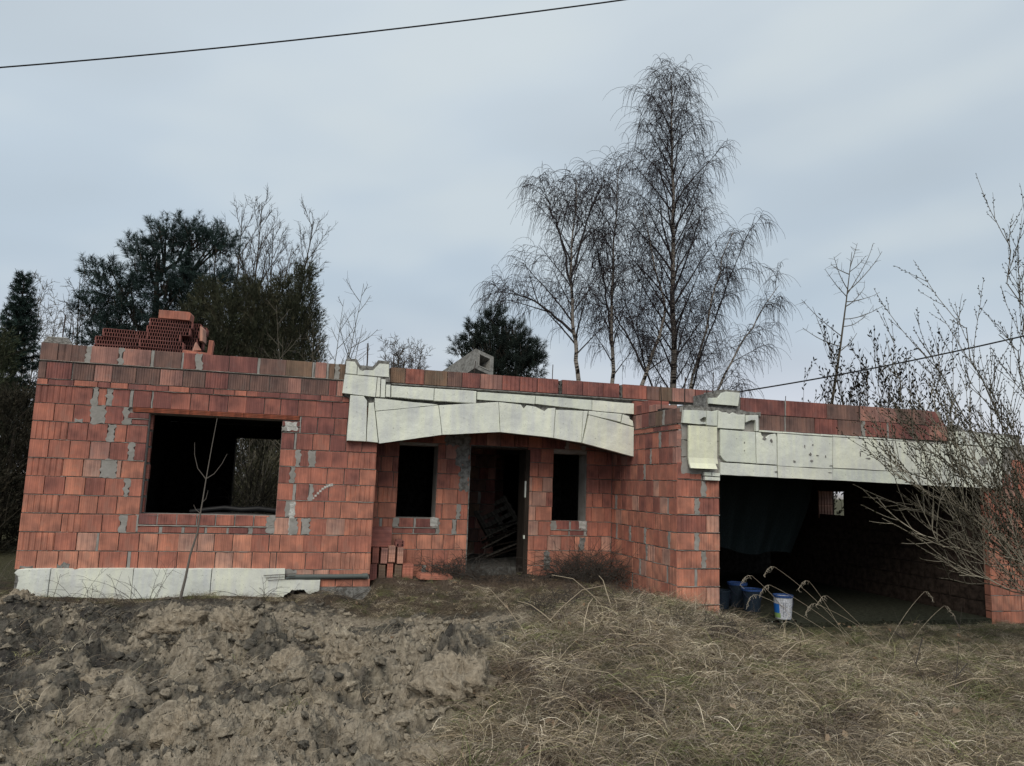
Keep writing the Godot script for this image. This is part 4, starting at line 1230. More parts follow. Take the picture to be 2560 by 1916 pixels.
func build_ground() -> void:
	nc.frequency = 1.0
	var xs := spaced(-1.6, 7.4, 0.023, 220.0)
	var zs := spaced(0.2, 7.7, 0.021, 220.0)
	var w := xs.size()
	var v := PackedVector3Array()
	var c := PackedColorArray()
	var uv := PackedVector2Array()
	v.resize(w * zs.size()); c.resize(w * zs.size()); uv.resize(w * zs.size())
	var tan_ := Color(0.305, 0.262, 0.200)
	var grey := Color(0.104, 0.095, 0.080)
	var dark := Color(0.052, 0.049, 0.044)
	var moss := Color(0.085, 0.085, 0.035)
	var litter := Color(0.085, 0.066, 0.045)
	var lawn := Color(0.080, 0.075, 0.042)
	for k in zs.size():
		var z := zs[k]
		for i in w:
			var x := xs[i]
			var near := x > -3.0 and x < 9.0 and z > -1.0 and z < 9.0
			var y := ground(x, z) if absf(x) < 30.0 and absf(z) < 30.0 else -0.6 + 0.0
			var col := lawn
			var dx := 0.0
			var dz := 0.0
			if near:
				var m := mud(x, z)
				var lift := 0.0
				if m > 0.001:
					lift = clods(x, z)
					y += m * lift
					dx = 0.03 * nz.get_noise_2d(x * 6.0, z * 6.0 + 90.0) * m
					dz = 0.03 * nz.get_noise_2d(x * 6.0 + 55.0, z * 6.0) * m
				# ochre clay on the heaps to the middle, grey soil to the left and in the hollows
				var ochre := 0.5 + 1.1 * nz.get_noise_2d(x * 0.9 + 11.0, z * 0.9) + 0.7 * nz.get_noise_2d(x * 4.0, z * 4.0 + 8.0)
				ochre += 0.42 * smoothstep(1.4, 3.2, x) - 0.36 - 0.40 * smoothstep(2.2, 0.6, x) + 0.3 * smoothstep(5.5, 6.8, z)
				var wet := 0.35 + 1.2 * nz.get_noise_2d(x * 1.3 + 60.0, z * 1.3 + 20.0)
				ochre += clampf((lift - 0.07) * 3.5, -0.3, 0.4)  # raised clods turn ochre, low gaps between them greyer
				ochre += 0.6 * exp(-pow((z - 1.75 - 0.05 * (x - 5.0)) / 0.40, 2.0)) * smoothstep(2.7, 3.4, x)
				var clay := grey.lerp(tan_, smoothstep(0.3, 0.85, ochre)).lerp(dark, smoothstep(0.2, 0.8, wet - ochre * 0.5))
				clay = clay.lerp(moss, 0.6 * smoothstep(1.6, 0.2, x) * smoothstep(4.0, 5.5, z) * smoothstep(0.0, 0.4, nz.get_noise_2d(x * 1.6, z * 1.6 + 33.0)))
				var turf := litter.lerp(moss, smoothstep(0.05, 0.5, nz.get_noise_2d(x * 1.2 + 5.0, z * 1.2))).lerp(dark, 0.5 * smoothstep(0.1, 0.5, nz.get_noise_2d(x * 3.0, z * 3.0 + 70.0)))
				turf = turf.lerp(Color(0.12, 0.088, 0.066), smoothstep(0.7, 0.1, z) * smoothstep(4.6, 5.2, x))
				col = turf.lerp(clay, m)
			v[k * w + i] = Vector3(x + dx, y, z + dz)
			uv[k * w + i] = Vector2(x, z)
			c[k * w + i] = Color(col.r, col.g, col.b)
	var ix := PackedInt32Array()
	ix.resize((w - 1) * (zs.size() - 1) * 6)
	var at := 0
	for k in zs.size() - 1:
		for i in w - 1:
			var a := k * w + i
			for e in [a, a + 1, a + w, a + 1, a + w + 1, a + w]:
				ix[at] = e
				at += 1
	var n := PackedVector3Array()
	n.resize(v.size())
	for k in zs.size():
		for i in w:
			var l := v[k * w + maxi(i - 1, 0)]
			var r := v[k * w + mini(i + 1, w - 1)]
			var u := v[maxi(k - 1, 0) * w + i]
			var d := v[mini(k + 1, zs.size() - 1) * w + i]
			n[k * w + i] = (d - u).cross(r - l).normalized()
	var arrays := []
	arrays.resize(Mesh.ARRAY_MAX)
	arrays[Mesh.ARRAY_VERTEX] = v; arrays[Mesh.ARRAY_NORMAL] = n; arrays[Mesh.ARRAY_COLOR] = c; arrays[Mesh.ARRAY_TEX_UV] = uv; arrays[Mesh.ARRAY_INDEX] = ix
	var me := ArrayMesh.new()
	me.add_surface_from_arrays(Mesh.PRIMITIVE_TRIANGLES, arrays)
	tag(put(self, "ground", me, M.soil), "", "", "", "structure")

	# loose clods of clay over the churned ground
	var shapes := []
	for k in 4:
		var b := MB.new()
		b.lump(Vector3(0, 0, k * 3.0) * 0.0, Vector3(1.0, 0.62, 0.8), 9, 13, 0.0)
		for q in b.v.size():
			var p := b.v[q]
			b.v[q] = p * (1.0 + 0.8 * nz.get_noise_3dv(p * 1.3 + Vector3(k * 7, 0, 0)) - 0.5 * nc.get_noise_3dv(p * 2.2 + Vector3(0, k * 5, 0)) + 0.6 * nz.get_noise_3dv(p * 4.0) - 0.3)
		shapes.append(smooth(b))
	for k in 4:
		var where := []
		var tint := []
		for q in 6500:
			var x := rr(-1.4, 7.0)
			var z := rr(0.5, 7.5)
			var m := mud(x, z)
			var lumpy := nz.get_noise_2d(x * 0.8 + 3.0, z * 0.8)
			if m < 0.4 or lumpy < rr(-0.5, 0.25) or absf(z - 1.75) < 0.3 and x > 3.2 and rng.randf() < 0.85:
				continue
			var s := 0.006 + 0.050 * pow(rng.randf(), 6.0)
			if lumpy > 0.1 and rng.randf() < 0.012:
				s = rr(0.06, 0.12)
			var basis_ := Basis.from_euler(Vector3(rr(-0.5, 0.5), rr(0, TAU), rr(-0.5, 0.5))).scaled(Vector3.ONE * s)
			where.append(Transform3D(basis_, Vector3(x, surface(x, z) + s * 0.12, z)))
			var ochre := 0.35 + 1.1 * nz.get_noise_2d(x * 0.9 + 11.0, z * 0.9) + 0.3 * smoothstep(1.6, 3.6, x) + rr(-0.3, 0.3)
			var col := grey.lerp(tan_, smoothstep(0.1, 0.8, ochre)) * rr(0.95, 1.3)
			tint.append(Color(col.r, col.g, col.b))
		scatter(self, "clay_clods", shapes[k], M.soil, where, tint)
	# the few big lumps one can tell apart
	var lumps := [[4.93, 5.45, 0.34, 0.20, 0.26, "large ochre clay lump at the edge of the dry grass"], [3.05, 3.55, 0.22, 0.14, 0.17, "yellow clay lump on the crest of the middle heap"], [2.55, 3.35, 0.26, 0.15, 0.18, "yellow crumbling clay lump left of the heap's crest"],
		[4.15, 4.1, 0.18, 0.12, 0.14, "pale clay lump standing before the flat clay strip"], [0.42, 1.05, 0.16, 0.13, 0.12, "ochre clay lump below the left end of the foam plinth"], [2.1, 4.5, 0.27, 0.10, 0.20, "flat brown clay slab in the hollow left of the heap"],
		[3.0, 6.2, 0.17, 0.12, 0.14, "cream clay lump near the bottom of the slope"], [1.75, 6.0, 0.13, 0.09, 0.12, "reddish clay lump low on the left of the churned ground"], [3.62, 4.75, 0.2, 0.12, 0.16, "crumbled ochre clay lump in front of the dark hollow"], [4.55, 6.6, 0.2, 0.1, 0.15, "broad cream clay lump beside the lower grass edge"]]
	for d in lumps:
		var b := MB.new()
		b.lump(Vector3.ZERO, Vector3(1, 1, 1), 30, 44, 0.0)
		var seed_ := Vector3(d[0] * 3.0, d[1] * 2.0, 0)
		for q in b.v.size():
			var p := b.v[q]
			var f := 1.0 + 0.35 * nz.get_noise_3dv(p * 1.2 + seed_) - 0.30 * nc.get_noise_3dv(p * 2.6 + seed_) + 0.25 * nr.get_noise_3dv(p * 3.0 + seed_) + 0.22 * nz.get_noise_3dv(p * 5.0) + 0.10 * nz.get_noise_3dv(p * 13.0) - 0.25
			b.v[q] = p * f * Vector3(d[2], d[3], d[4]) * 1.25
		b.c.fill(Color(tan_.r, tan_.g, tan_.b) * rr(0.85, 1.1))
		b.c.fill(Color(tan_.r * 1.05, tan_.g * 1.03, tan_.b * 1.0))
		var o := put(self, "clay_lump", smooth(b), M.soil, Transform3D(Basis.from_euler(Vector3(rr(-0.2, 0.2), rr(0, 3), rr(-0.2, 0.2))), Vector3(d[0], surface(d[0], d[1]) + d[3] * 0.05, d[1])))
		tag(o, d[5], "clay lump", "big lumps of clay on the churned ground")


func smooth(b: MB) -> ArrayMesh:
	# normals worked out afresh from the bent shape
	var s := SurfaceTool.new()
	s.begin(Mesh.PRIMITIVE_TRIANGLES)
	s.set_smooth_group(0)
	for k in b.ix:
		s.set_color(b.c[k])
		s.set_uv(b.t[k])
		s.add_vertex(b.v[k])
	s.generate_normals()
	s.index()
	return s.commit()


# ---------------------------------------------------------------- grass
func blade_tuft(count: int, length: float, width: float, lean: float, spread: float, matted := 0.0) -> ArrayMesh:
	# thin bent blades that share a root patch; matted ones lie over one another
	var b := MB.new()
	for k in count:
		var a := rr(0, TAU)
		var p := Vector3(rr(-spread, spread), rr(-0.02, 0.0) + matted * rr(0, 0.10), rr(-spread, spread))
		var d := Vector3(cos(a) * lean * rr(0.3, 1.3), 1.0 - matted * rr(0.3, 0.95), sin(a) * lean * rr(0.3, 1.3)).normalized()
		var side := d.cross(Vector3(rr(-1, 1), rr(-0.3, 0.3), rr(-1, 1))).normalized()
		var l := length * rr(0.45, 1.25)
		var segs := 5
		var w := width * rr(0.6, 1.3)
		var curl := rr(0.15, 0.7)
		var shade := rr(0.35, 1.35)
		b.col = Color(shade, shade * rr(0.95, 1.02), shade * rr(0.85, 1.0))
		var kink := rr(-0.9, 0.9)
		for i in segs:
			var q := p + d * l / segs
			var w0 := w * (1.0 - 0.8 * float(i) / segs)
			var w1 := w * (1.0 - 0.8 * float(i + 1) / segs)
			b.quad(p - side * w0, p + side * w0, q + side * w1, q - side * w1)
			p = q
			d = (d + Vector3(kink * 0.25 + rr(-0.2, 0.2), -curl, rr(-0.3, 0.3))).normalized()
	return b.mesh()


func build_grass() -> void:
	var straw := [Color(0.40, 0.335, 0.245), Color(0.32, 0.26, 0.185), Color(0.48, 0.42, 0.325), Color(0.23, 0.19, 0.145), Color(0.20, 0.17, 0.14)]
	var green := [Color(0.15, 0.165, 0.075), Color(0.21, 0.205, 0.105)]
	var brown := [Color(0.14, 0.105, 0.08), Color(0.11, 0.09, 0.078)]
	var kinds := [blade_tuft(30, 0.32, 0.0026, 1.0, 0.12, 0.75), blade_tuft(28, 0.38, 0.0025, 1.2, 0.15, 0.95), blade_tuft(32, 0.26, 0.0027, 1.3, 0.13, 0.95), blade_tuft(14, 0.34, 0.0023, 0.7, 0.08, 0.4), blade_tuft(24, 0.16, 0.0024, 0.7, 0.12, 0.3)]
	var where := [[], [], [], [], []]
	var tint := [[], [], [], [], []]
	for q in 44000:
		# even over the picture: nearer ground is sampled more densely
		var z := lerpf(8.6, -0.6, pow(rng.randf(), 1.25))
		var x := lerpf(-3.2, 18.0, pow(rng.randf(), 1.1))
		var m := mud(x, z)
		if m > 0.25 and rng.randf() > 0.035:
			continue
		if x > 9.2 and z < 1.7 or z < 0.08 and x < 4.8 or x > 0.0 and x < 4.7 and z < 0.16:
			continue
		if z < -0.75 or x > 8.9 and z < 1.7:
			continue
		if x > 9.5 and x < 11.6 and z < 2.15:
			continue
		# thin on the trodden porch ground and by the garage mouth
		var bare := smoothstep(0.6, -0.1, z) * smoothstep(4.6, 5.0, x) * (1.0 - smoothstep(8.8, 9.2, x))
		if rng.randf() < bare * 0.75:
			continue
		var patch := nz.get_noise_2d(x * 0.8 + 100.0, z * 0.8)
		var pick := rng.randi() % 3
		if m > 0.25:
			pick = 4
		elif z < 2.2 and x < 9.0 or x > 9.0 and z < 3.4:
			pick = [1, 2, 4, 4][rng.randi() % 4]
		elif rng.randf() < 0.06:
			pick = 3
		var size := rr(0.6, 1.15) * (0.62 if z < 2.2 or x > 9.0 and z < 3.6 else 1.0)
		var bank := exp(-(pow((x - 7.3) / 2.2, 2.0) + pow((z - 4.4) / 2.2, 2.0)))
		var clump := smoothstep(0.0, 0.35, nz.get_noise_2d(x * 2.1 + 300.0, z * 2.1))
		size *= lerpf(0.7, 1.05, clump) * (1.0 + 0.08 * bank)
		if clump < 0.15 and rng.randf() < 0.45:
			continue
		var flow := 0.5 + 1.6 * nz.get_noise_2d(x * 0.5, z * 0.5 + 50.0)
		var basis_ := Basis(Vector3.UP, rr(0, TAU)) * Basis.from_euler(Vector3(rr(-0.25, 0.25), 0, rr(-0.25, 0.25)))
		basis_ = Basis(Vector3(0.3, 0, 1).normalized(), flow * 0.10) * basis_
		where[pick].append(Transform3D(basis_.scaled(Vector3.ONE * size), Vector3(x, surface(x, z), z)))
		var c: Color = straw[rng.randi() % 5]
		if patch > 0.25 and rng.randf() < 0.4 or rng.randf() < 0.05 + 0.15 * smoothstep(8.5, 11.0, x):
			c = green[rng.randi() % 2]
		elif nz.get_noise_2d(x * 0.9 + 200.0, z * 0.9) > 0.2 and rng.randf() < 0.7 or bare > 0.3 and rng.randf() < 0.6:
			c = brown[rng.randi() % 2]
		c = c * rr(0.75, 1.4)
		tint[pick].append(Color(c.r, c.g, c.b))
	for k in 5:
		scatter(self, "dry_grass", kinds[k], M.straw, where[k], tint[k])
	# rootlets and straw pulled up with the clay
	var fibre := blade_tuft(7, 0.20, 0.0018, 1.0, 0.06, 0.9)
	var at := []
	var hue := []
	for q in 4500:
		var x := rr(-1.2, 6.8)
		var z := rr(0.7, 7.4)
		if mud(x, z) < 0.3 or nz.get_noise_2d(x * 1.1 + 7.0, z * 1.1) < rr(-0.3, 0.35):
			continue
		at.append(Transform3D(Basis.from_euler(Vector3(rr(-0.4, 0.4), rr(0, TAU), rr(-0.4, 0.4))).scaled(Vector3.ONE * rr(0.4, 1.1)), Vector3(x, surface(x, z) - 0.01, z)))
		var c: Color = straw[rng.randi() % 4] * rr(0.7, 1.0)
		hue.append(Color(c.r, c.g, c.b))
	scatter(self, "straw_fibres", fibre, M.straw, at, hue)
	# fallen leaves caught in the grass
	var b := MB.new()
	b.quad(Vector3(-0.03, 0, 0), Vector3(0, 0.012, -0.017), Vector3(0.035, 0.004, 0), Vector3(0, 0.012, 0.017))
	at = []
	hue = []
	for q in 500:
		var x := rr(4.0, 13.0)
		var z := rr(0.0, 7.5)
		if mud(x, z) > 0.5 and rng.randf() < 0.8 or x > 9.0 and z < 1.7:
			continue
		at.append(Transform3D(Basis.from_euler(Vector3(rr(-0.8, 0.8), rr(0, TAU), rr(-0.8, 0.8))).scaled(Vector3.ONE * rr(0.5, 1.3)), Vector3(x, surface(x, z) + rr(0.01, 0.12), z)))
		var c := Color(0.26, 0.20, 0.14).lerp(Color(0.16, 0.10, 0.06), rng.randf())
		hue.append(c)
	scatter(self, "fallen_leaves", b.mesh(), M.straw, at, hue)
	# tall dead stalks with drooping seed heads before the garage
	# [root x, z, tip dx, height, dz, label]
	var stalks := [[10.65, 3.35, -1.15, 1.05, -0.2, "tall dry grass stalk arching left before the dark garage"], [10.75, 3.3, -1.35, 0.85, -0.1, "dry grass stalk leaning far left with a pale seed head"], [10.5, 3.4, -1.5, 0.75, 0.1, "dry grass stalk whose seed head hangs over the white bucket"], [10.9, 3.45, -0.7, 0.7, -0.2, "dry grass stalk kinked over near its middle"], [10.2, 3.5, -0.85, 0.42, 0.1, "short dry grass stalk below the buckets"],
		[11.1, 3.4, -1.2, 0.62, 0.0, "dry grass stalk bowed down by its ear right of the bucket"], [9.75, 3.7, -0.75, 0.95, -0.3, "straight dry stalk pointing up left past the bucket"], [11.0, 3.6, 0.7, 0.6, 0.0, "dry grass stalk arching right towards the willow"], [10.7, 3.6, 0.9, 0.75, -0.2, "dry grass stalk rising right of the clump"], [10.6, 3.2, -0.4, 0.85, -0.3, "upright dry grass stalk in the middle of the clump"]]
	for s in stalks:
		var t := thing("grass_stalk", s[5], "grass stalk", Vector3(s[0], ground(s[0], s[1]), s[1]), 0.0, "tall dry grass stalks before the garage")
		var p := PackedVector3Array()
		for k in 13:
			var u := k / 12.0
			p.append(Vector3(s[2] * (0.85 * u + 0.15 * u * u), s[3] * (1.12 * u - 0.12 * pow(u, 3.0)), s[4] * u))
		var end := p[12] - p[11]
		for k in 4:
			end = (end + Vector3(signf(s[2]) * 0.025, -0.055, 0)).normalized() * 0.05
			p.append(p[p.size() - 1] + end)
		b = MB.new()
		b.col = Color(0.42, 0.36, 0.27)
		b.tube(p, 0.0022, 0.0012, 4)
		put(t, "stalk", b.mesh(), M.straw)
		b = MB.new()
		b.col = Color(0.48, 0.42, 0.33)
		for k in 10:
			var u := 1.0 - k / 9.0 * 0.22
			var i := u * (p.size() - 1)
			var o := p[int(i)].lerp(p[mini(int(i) + 1, p.size() - 1)], i - int(i))
			b.tube(PackedVector3Array([o, o + Vector3(rr(-0.02, 0.02), rr(-0.03, 0.0), rr(-0.02, 0.02)), o + Vector3(rr(-0.04, 0.04), -rr(0.02, 0.06), rr(-0.03, 0.03))]), 0.0026, 0.001, 4)
		put(t, "seed_head", b.mesh(), M.straw)
	# pale broken stems lying over the grass mound
	for k in 16:
		var x := rr(5.6, 9.6)
		var z := rr(3.0, 6.8)
		b = MB.new()
		b.col = Color(0.34, 0.28, 0.20) * rr(0.8, 1.1)
		b.col.a = 1.0
		var a := rr(0, TAU)
		var o := Vector3(x, surface(x, z) + 0.02, z)
		var up := rr(0.15, 0.5)
		b.tube(PackedVector3Array([o, o + Vector3(cos(a) * 0.22, up * 0.5, sin(a) * 0.2), o + Vector3(cos(a) * 0.45, up * 0.9, sin(a) * 0.35), o + Vector3(cos(a) * 0.7, up, sin(a) * 0.5)]), 0.006, 0.003, 5)
		tag(put(self, "dead_stem", b.mesh(), M.straw), "pale dead weed stem standing out of the matted grass mound", "dead stem", "pale dead stems in the grass mound")


# ---------------------------------------------------------------- trees
func limb(from: Vector3, dir: Vector3, length: float, segs: int, wander: float, lift: float) -> PackedVector3Array:
	var p := PackedVector3Array([from])
	var d := dir.normalized()
	for k in segs:
		d = (d + rdir() * wander + Vector3.UP * lift).normalized()
		p.append(p[k] + d * length / segs)
	return p


func along(p: PackedVector3Array, u: float) -> Vector3:
	var f := u * (p.size() - 1)
	var i := mini(int(f), p.size() - 2)
	return p[i].lerp(p[i + 1], f - i)


func heading(p: PackedVector3Array, u: float) -> Vector3:
	var i := mini(int(u * (p.size() - 1)), p.size() - 2)
	return (p[i + 1] - p[i]).normalized()


func sideways(d: Vector3, a: float) -> Vector3:
	var s := d.cross(Vector3(0.13, 0.2, 1.0) if absf(d.y) > 0.9 else Vector3.UP).normalized()
	return s * cos(a) + d.cross(s).normalized() * sin(a)


func birch(label: String, path: PackedVector3Array, r: float, crown_from: float, limbs: int, reach: Callable, density: float, forks: Array = []) -> void:
	var base := path[0]
	var t := thing("birch_tree", label, "birch tree", base)
	var local := PackedVector3Array()
	for p in path:
		local.append(p - base)
	# round off the path
	var trunk := PackedVector3Array()
	for k in 33:
		trunk.append(along(local, k / 32.0) + Vector3(nz.get_noise_1d(k * 0.21 + base.x), 0, nz.get_noise_1d(k * 0.21 + 40.0)) * 0.10)
	var b := MB.new()
	b.tube(trunk, r, r * 0.10, 9, 0.8)
	put(t, "trunk", b.mesh(), M.birch_bark)
	var boughs := MB.new()
	var twigs := MB.new()
	var stems := [[trunk, r, crown_from, limbs, 1.0]]
	for f in forks:
		# a second stem from low on the trunk: [from, to, radius, number of limbs]
		var s := PackedVector3Array()
		var a: Vector3 = along(trunk, f[0])
		var e: Vector3 = f[1] - base
		for k in 17:
			var u := k / 16.0
			s.append(a.lerp(e, u) + Vector3(0, 0.5 * sin(PI * u), 0) + Vector3(nz.get_noise_1d(k * 0.3 + e.x * 3.0), 0, nz.get_noise_1d(k * 0.3 + e.z)) * 0.18)
		b = MB.new()
		b.tube(s, f[2], f[2] * 0.15, 7)
		put(t, "stem", b.mesh(), M.birch_limb if f[2] < 0.07 else M.birch_bark)
		stems.append([s, f[2], 0.25, f[3], 0.55])
	for stem in stems:
		var line: PackedVector3Array = stem[0]
		for k in stem[3]:
			var u := lerpf(stem[2], 0.985, pow((k + rng.randf()) / stem[3], 0.85))
			var from := along(line, u)
			var away := sideways(heading(line, u), k * 2.4 + rr(-0.4, 0.4))
			var len_: float = reach.call(u) * stem[4] * rr(0.75, 1.15)
			if stem[4] < 1.0:
				len_ = (1.9 * (1.05 - u) + 0.45) * rr(0.7, 1.2)
			var dir := away * 0.62 + heading(line, u) * 0.95
			var p := limb(from, dir, len_, 8, 0.07, -0.012)
			var r0 := clampf(len_ * 0.0135, 0.011, 0.055)
			boughs.tube(p, r0, 0.007, 5)
			var subs := int(3 + len_ * 2.6)
			for s in subs:
				var w := lerpf(0.22, 1.0, (s + rng.randf()) / subs)
				var o := along(p, w)
				var d := (heading(p, w) * 0.8 + sideways(heading(p, w), rr(0, TAU)) * 0.8 + Vector3.UP * 0.15)
				var sl := rr(0.35, 0.95) * (0.55 + 0.25 * minf(len_, 2.5))
				var q := limb(o, d, sl, 5, 0.13, -0.09)
				boughs.tube(q, 0.009, 0.005, 3)
				var hang := int((8 + sl * 14.0) * density)
				for h in hang:
					var z := (h + rng.randf()) / hang
					var a := along(q, z)
					var td := heading(q, z) * 0.5 + sideways(heading(q, z), rr(0, TAU)) * 0.7
					var g := limb(a, td, rr(0.35, 1.35) * lerpf(0.55, 1.1, w), 5, 0.12, -0.48)
					twigs.tube(g, 0.0075, 0.0045, 3)
	var e := put(t, "branches", boughs.mesh(), M.birch_limb)
	e.set_meta("kind", "stuff")
	e = put(t, "twigs", twigs.mesh(), M.birch_twig)
	e.set_meta("kind", "stuff")


func bare_tree(called: String, label: String, category: String, base: Vector3, height: float, stems: int, spread: float, upright: float, r: float, bark: String, fine: float, group := "", levels := 2) -> Node3D:
	# a leafless tree or shrub: one or more rising stems, side shoots, fine twigs
	var t := thing(called, label, category, base, 0.0, group)
	var b := MB.new()
	var tw := MB.new()
	for s in stems:
		var a := TAU * s / stems + rr(-0.5, 0.5)
		var lean := spread * rr(0.4, 1.0) if stems > 1 else 0.0
		var dir := Vector3(cos(a) * lean, 1.0, sin(a) * lean * 0.7)
		var h := height * (rr(0.75, 1.0) if stems > 1 else 1.0)
		var p := limb(Vector3(cos(a), 0, sin(a)) * 0.12 * minf(stems - 1, 2), dir, h * 1.04, 14, 0.035, 0.02)
		b.tube(p, r * rr(0.7, 1.0), r * 0.12, 6)
		var shoots := int(h * 2.6)
		for k in shoots:
			var u := lerpf(0.22, 0.98, (k + rng.randf()) / shoots)
			var d := heading(p, u) * upright + sideways(heading(p, u), k * 2.4 + rr(-0.5, 0.5))
			var l := h * (0.30 * (1.05 - u) + 0.05) * rr(0.6, 1.2)
			var q := limb(along(p, u), d, l, 7, 0.07, 0.05)
			b.tube(q, clampf(l * 0.012, 0.008, 0.03), 0.005, 4)
			if levels > 1:
				var n := int(2 + l * 5.0)
				for i in n:
					var w := lerpf(0.2, 1.0, (i + rng.randf()) / n)
					var g := limb(along(q, w), heading(q, w) * upright + sideways(heading(q, w), rr(0, TAU)), rr(0.2, 0.55) * clampf(l, 0.4, 1.4), 4, 0.1, 0.06)
					tw.tube(g, fine, fine * 0.5, 3)
					if levels > 2:
						for z in 3:
							var wz := rr(0.2, 1.0)
							tw.tube(limb(along(g, wz), heading(g, wz) + sideways(heading(g, wz), rr(0, TAU)), rr(0.1, 0.3), 3, 0.12, 0.04), fine * 0.8, fine * 0.4, 3)
	put(t, "trunk" if stems == 1 else "stems", b.mesh(), M[bark])
	if tw.v.size():
		put(t, "twigs", tw.mesh(), M[bark]).set_meta("kind", "stuff")
	return t


func needle_tuft(count: int, length: float, open: float, width: float) -> ArrayMesh:
	var b := MB.new()
	for k in count:
		var a := rr(0, TAU)
		var u := rng.randf()
		var o := Vector3(0, u * 0.7, 0)
		var d := Vector3(cos(a) * open, rr(0.3, 1.0), sin(a) * open).normalized()
		var side := d.cross(rdir()).normalized() * width
		var k_ := rr(0.7, 1.25)
		b.col = Color(k_, k_, k_)
		b.tri(o - side, o + d * length * rr(0.7, 1.1), o + side)
	return b.mesh()


func pine(label: String, base: Vector3, height: float, lobes: Array, tint: Color, tufts: int, size: float) -> void:
	# trunk and limbs that carry brush-like tufts gathered in uneven clumps [centre, radius]
	var t := thing("pine_tree", label, "pine tree", base)
	var b := MB.new()
	b.tube(limb(Vector3.ZERO, Vector3.UP, height * 0.93, 10, 0.02, 0.05), 0.22, 0.05, 8)
	put(t, "trunk", b.mesh(), M.bark_brown)
	b = MB.new()
	var where := []
	var hue := []
	var total := 0.0
	for l in lobes:
		total += pow(l[1], 2.0)
	for l in lobes:
		var c: Vector3 = l[0] - base
		var r: float = l[1]
		var foot := Vector3(0, maxf(c.y - r * 1.2 - rr(0.2, 1.0), 1.0), 0)
		for k in 3:
			var p := PackedVector3Array([foot, foot.lerp(c, 0.5) + Vector3(0, -0.2, 0), c + rdir() * r * 0.4])
			b.tube(p, 0.07, 0.02, 5)
		var n := int(tufts * r * r / total)
		for k in n:
			var d := rdir().normalized()
			var o := c + d * Vector3(1, 0.72, 1) * r * pow(rng.randf(), 0.4) * (1.0 + 0.7 * nz.get_noise_3dv(d * 2.2 + c))
			var up := (d * 0.8 + Vector3(0, 0.75, 0) + rdir() * 0.35).normalized()
			var x := sideways(up, rr(0, TAU))
			where.append(Transform3D(Basis(x, up, x.cross(up)).scaled(Vector3.ONE * size * rr(0.7, 1.3)), o))
			var k_ := rr(0.65, 1.3)
			hue.append(Color(tint.r * k_, tint.g * k_ * rr(0.95, 1.05), tint.b * k_))
			if k % 5 == 0:
				b.tube(PackedVector3Array([o - up * size * 0.1, o - up * 0.3 + Vector3(0, -0.15, 0), o.lerp(c, 0.6)]), 0.012, 0.018, 3)
	put(t, "limbs", b.mesh(), M.bark_brown).set_meta("kind", "stuff")
	scatter(t, "crown", needle_tuft(46, 0.55, 0.75, 0.018), M.needles, where, hue)


func leaf_spray() -> ArrayMesh:
	var b := MB.new()
	for k in 26:
		var a := rr(-0.9, 0.9)
		var u := rng.randf()
		var o := Vector3(sin(a) * u * 0.3, u, cos(a * 3.0) * 0.08)
		var d := (Vector3(sin(a), 1.0, rr(-0.6, 0.6))).normalized() * rr(0.10, 0.26)
		var side := d.cross(rdir()).normalized() * rr(0.012, 0.03)
		var k_ := rr(0.6, 1.35)
		b.col = Color(k_, k_, k_)
		b.tri(o - side, o + d, o + side)
	return b.mesh()


func evergreen(called: String, label: String, category: String, base: Vector3, spires: Array, count: int, size: float, tint: Color, second: Color) -> void:
	# dense upright conifer: leaf sprays through the volume of several spires [dx, dz, height, radius]
	var t := thing(called, label, category, base)
	var b := MB.new()
	var where := []
	var hue := []
	var total := 0.0
	for s in spires:
		total += s[2] * s[3]
	for s in spires:
		b.tube(limb(Vector3(s[0], 0, s[1]), Vector3.UP, s[2] * 0.9, 8, 0.02, 0.05), 0.09, 0.02, 6)
		for k in 40:
			var y: float = s[2] * rr(0.1, 0.9)
			var a := rr(0, TAU)
			b.tube(PackedVector3Array([Vector3(s[0], y, s[1]), Vector3(s[0] + cos(a) * s[3] * 0.7, y + 0.35, s[1] + sin(a) * s[3] * 0.7)]), 0.02, 0.008, 3)
		for k in int(count * s[2] * s[3] / total):
			var u := pow(rng.randf(), 0.85)
			var y: float = s[2] * u
			var prof := pow(1.0 - u, 0.42) * (0.75 + 0.25 * smoothstep(0.0, 0.2, u))
			var a := rr(0, TAU)
			var ro: float = s[3] * prof * pow(rng.randf(), 0.33) * (1.0 + 0.5 * nz.get_noise_3d(cos(a) * 1.5 + s[0] * 3.0, y * 1.1, sin(a) * 1.5))
			var up := Vector3(cos(a) * 0.55, 1.0, sin(a) * 0.55) + rdir() * 0.45
			up = up.normalized()
			var x := sideways(up, rr(0, TAU))
			where.append(Transform3D(Basis(x, up, x.cross(up)).scaled(Vector3.ONE * size * rr(0.6, 1.3)), Vector3(s[0] + cos(a) * ro, y, s[1] + sin(a) * ro)))
			var c := tint.lerp(second, clampf(rng.randf() * 0.6 + 0.9 * nz.get_noise_3d(a, y * 0.8, s[0]), 0, 1)) * rr(0.6, 1.35)
			hue.append(Color(c.r, c.g, c.b))
	put(t, "stems", b.mesh(), M.bark_brown).set_meta("kind", "stuff")
	scatter(t, "crown", leaf_spray(), M.leaf_spray, where, hue)


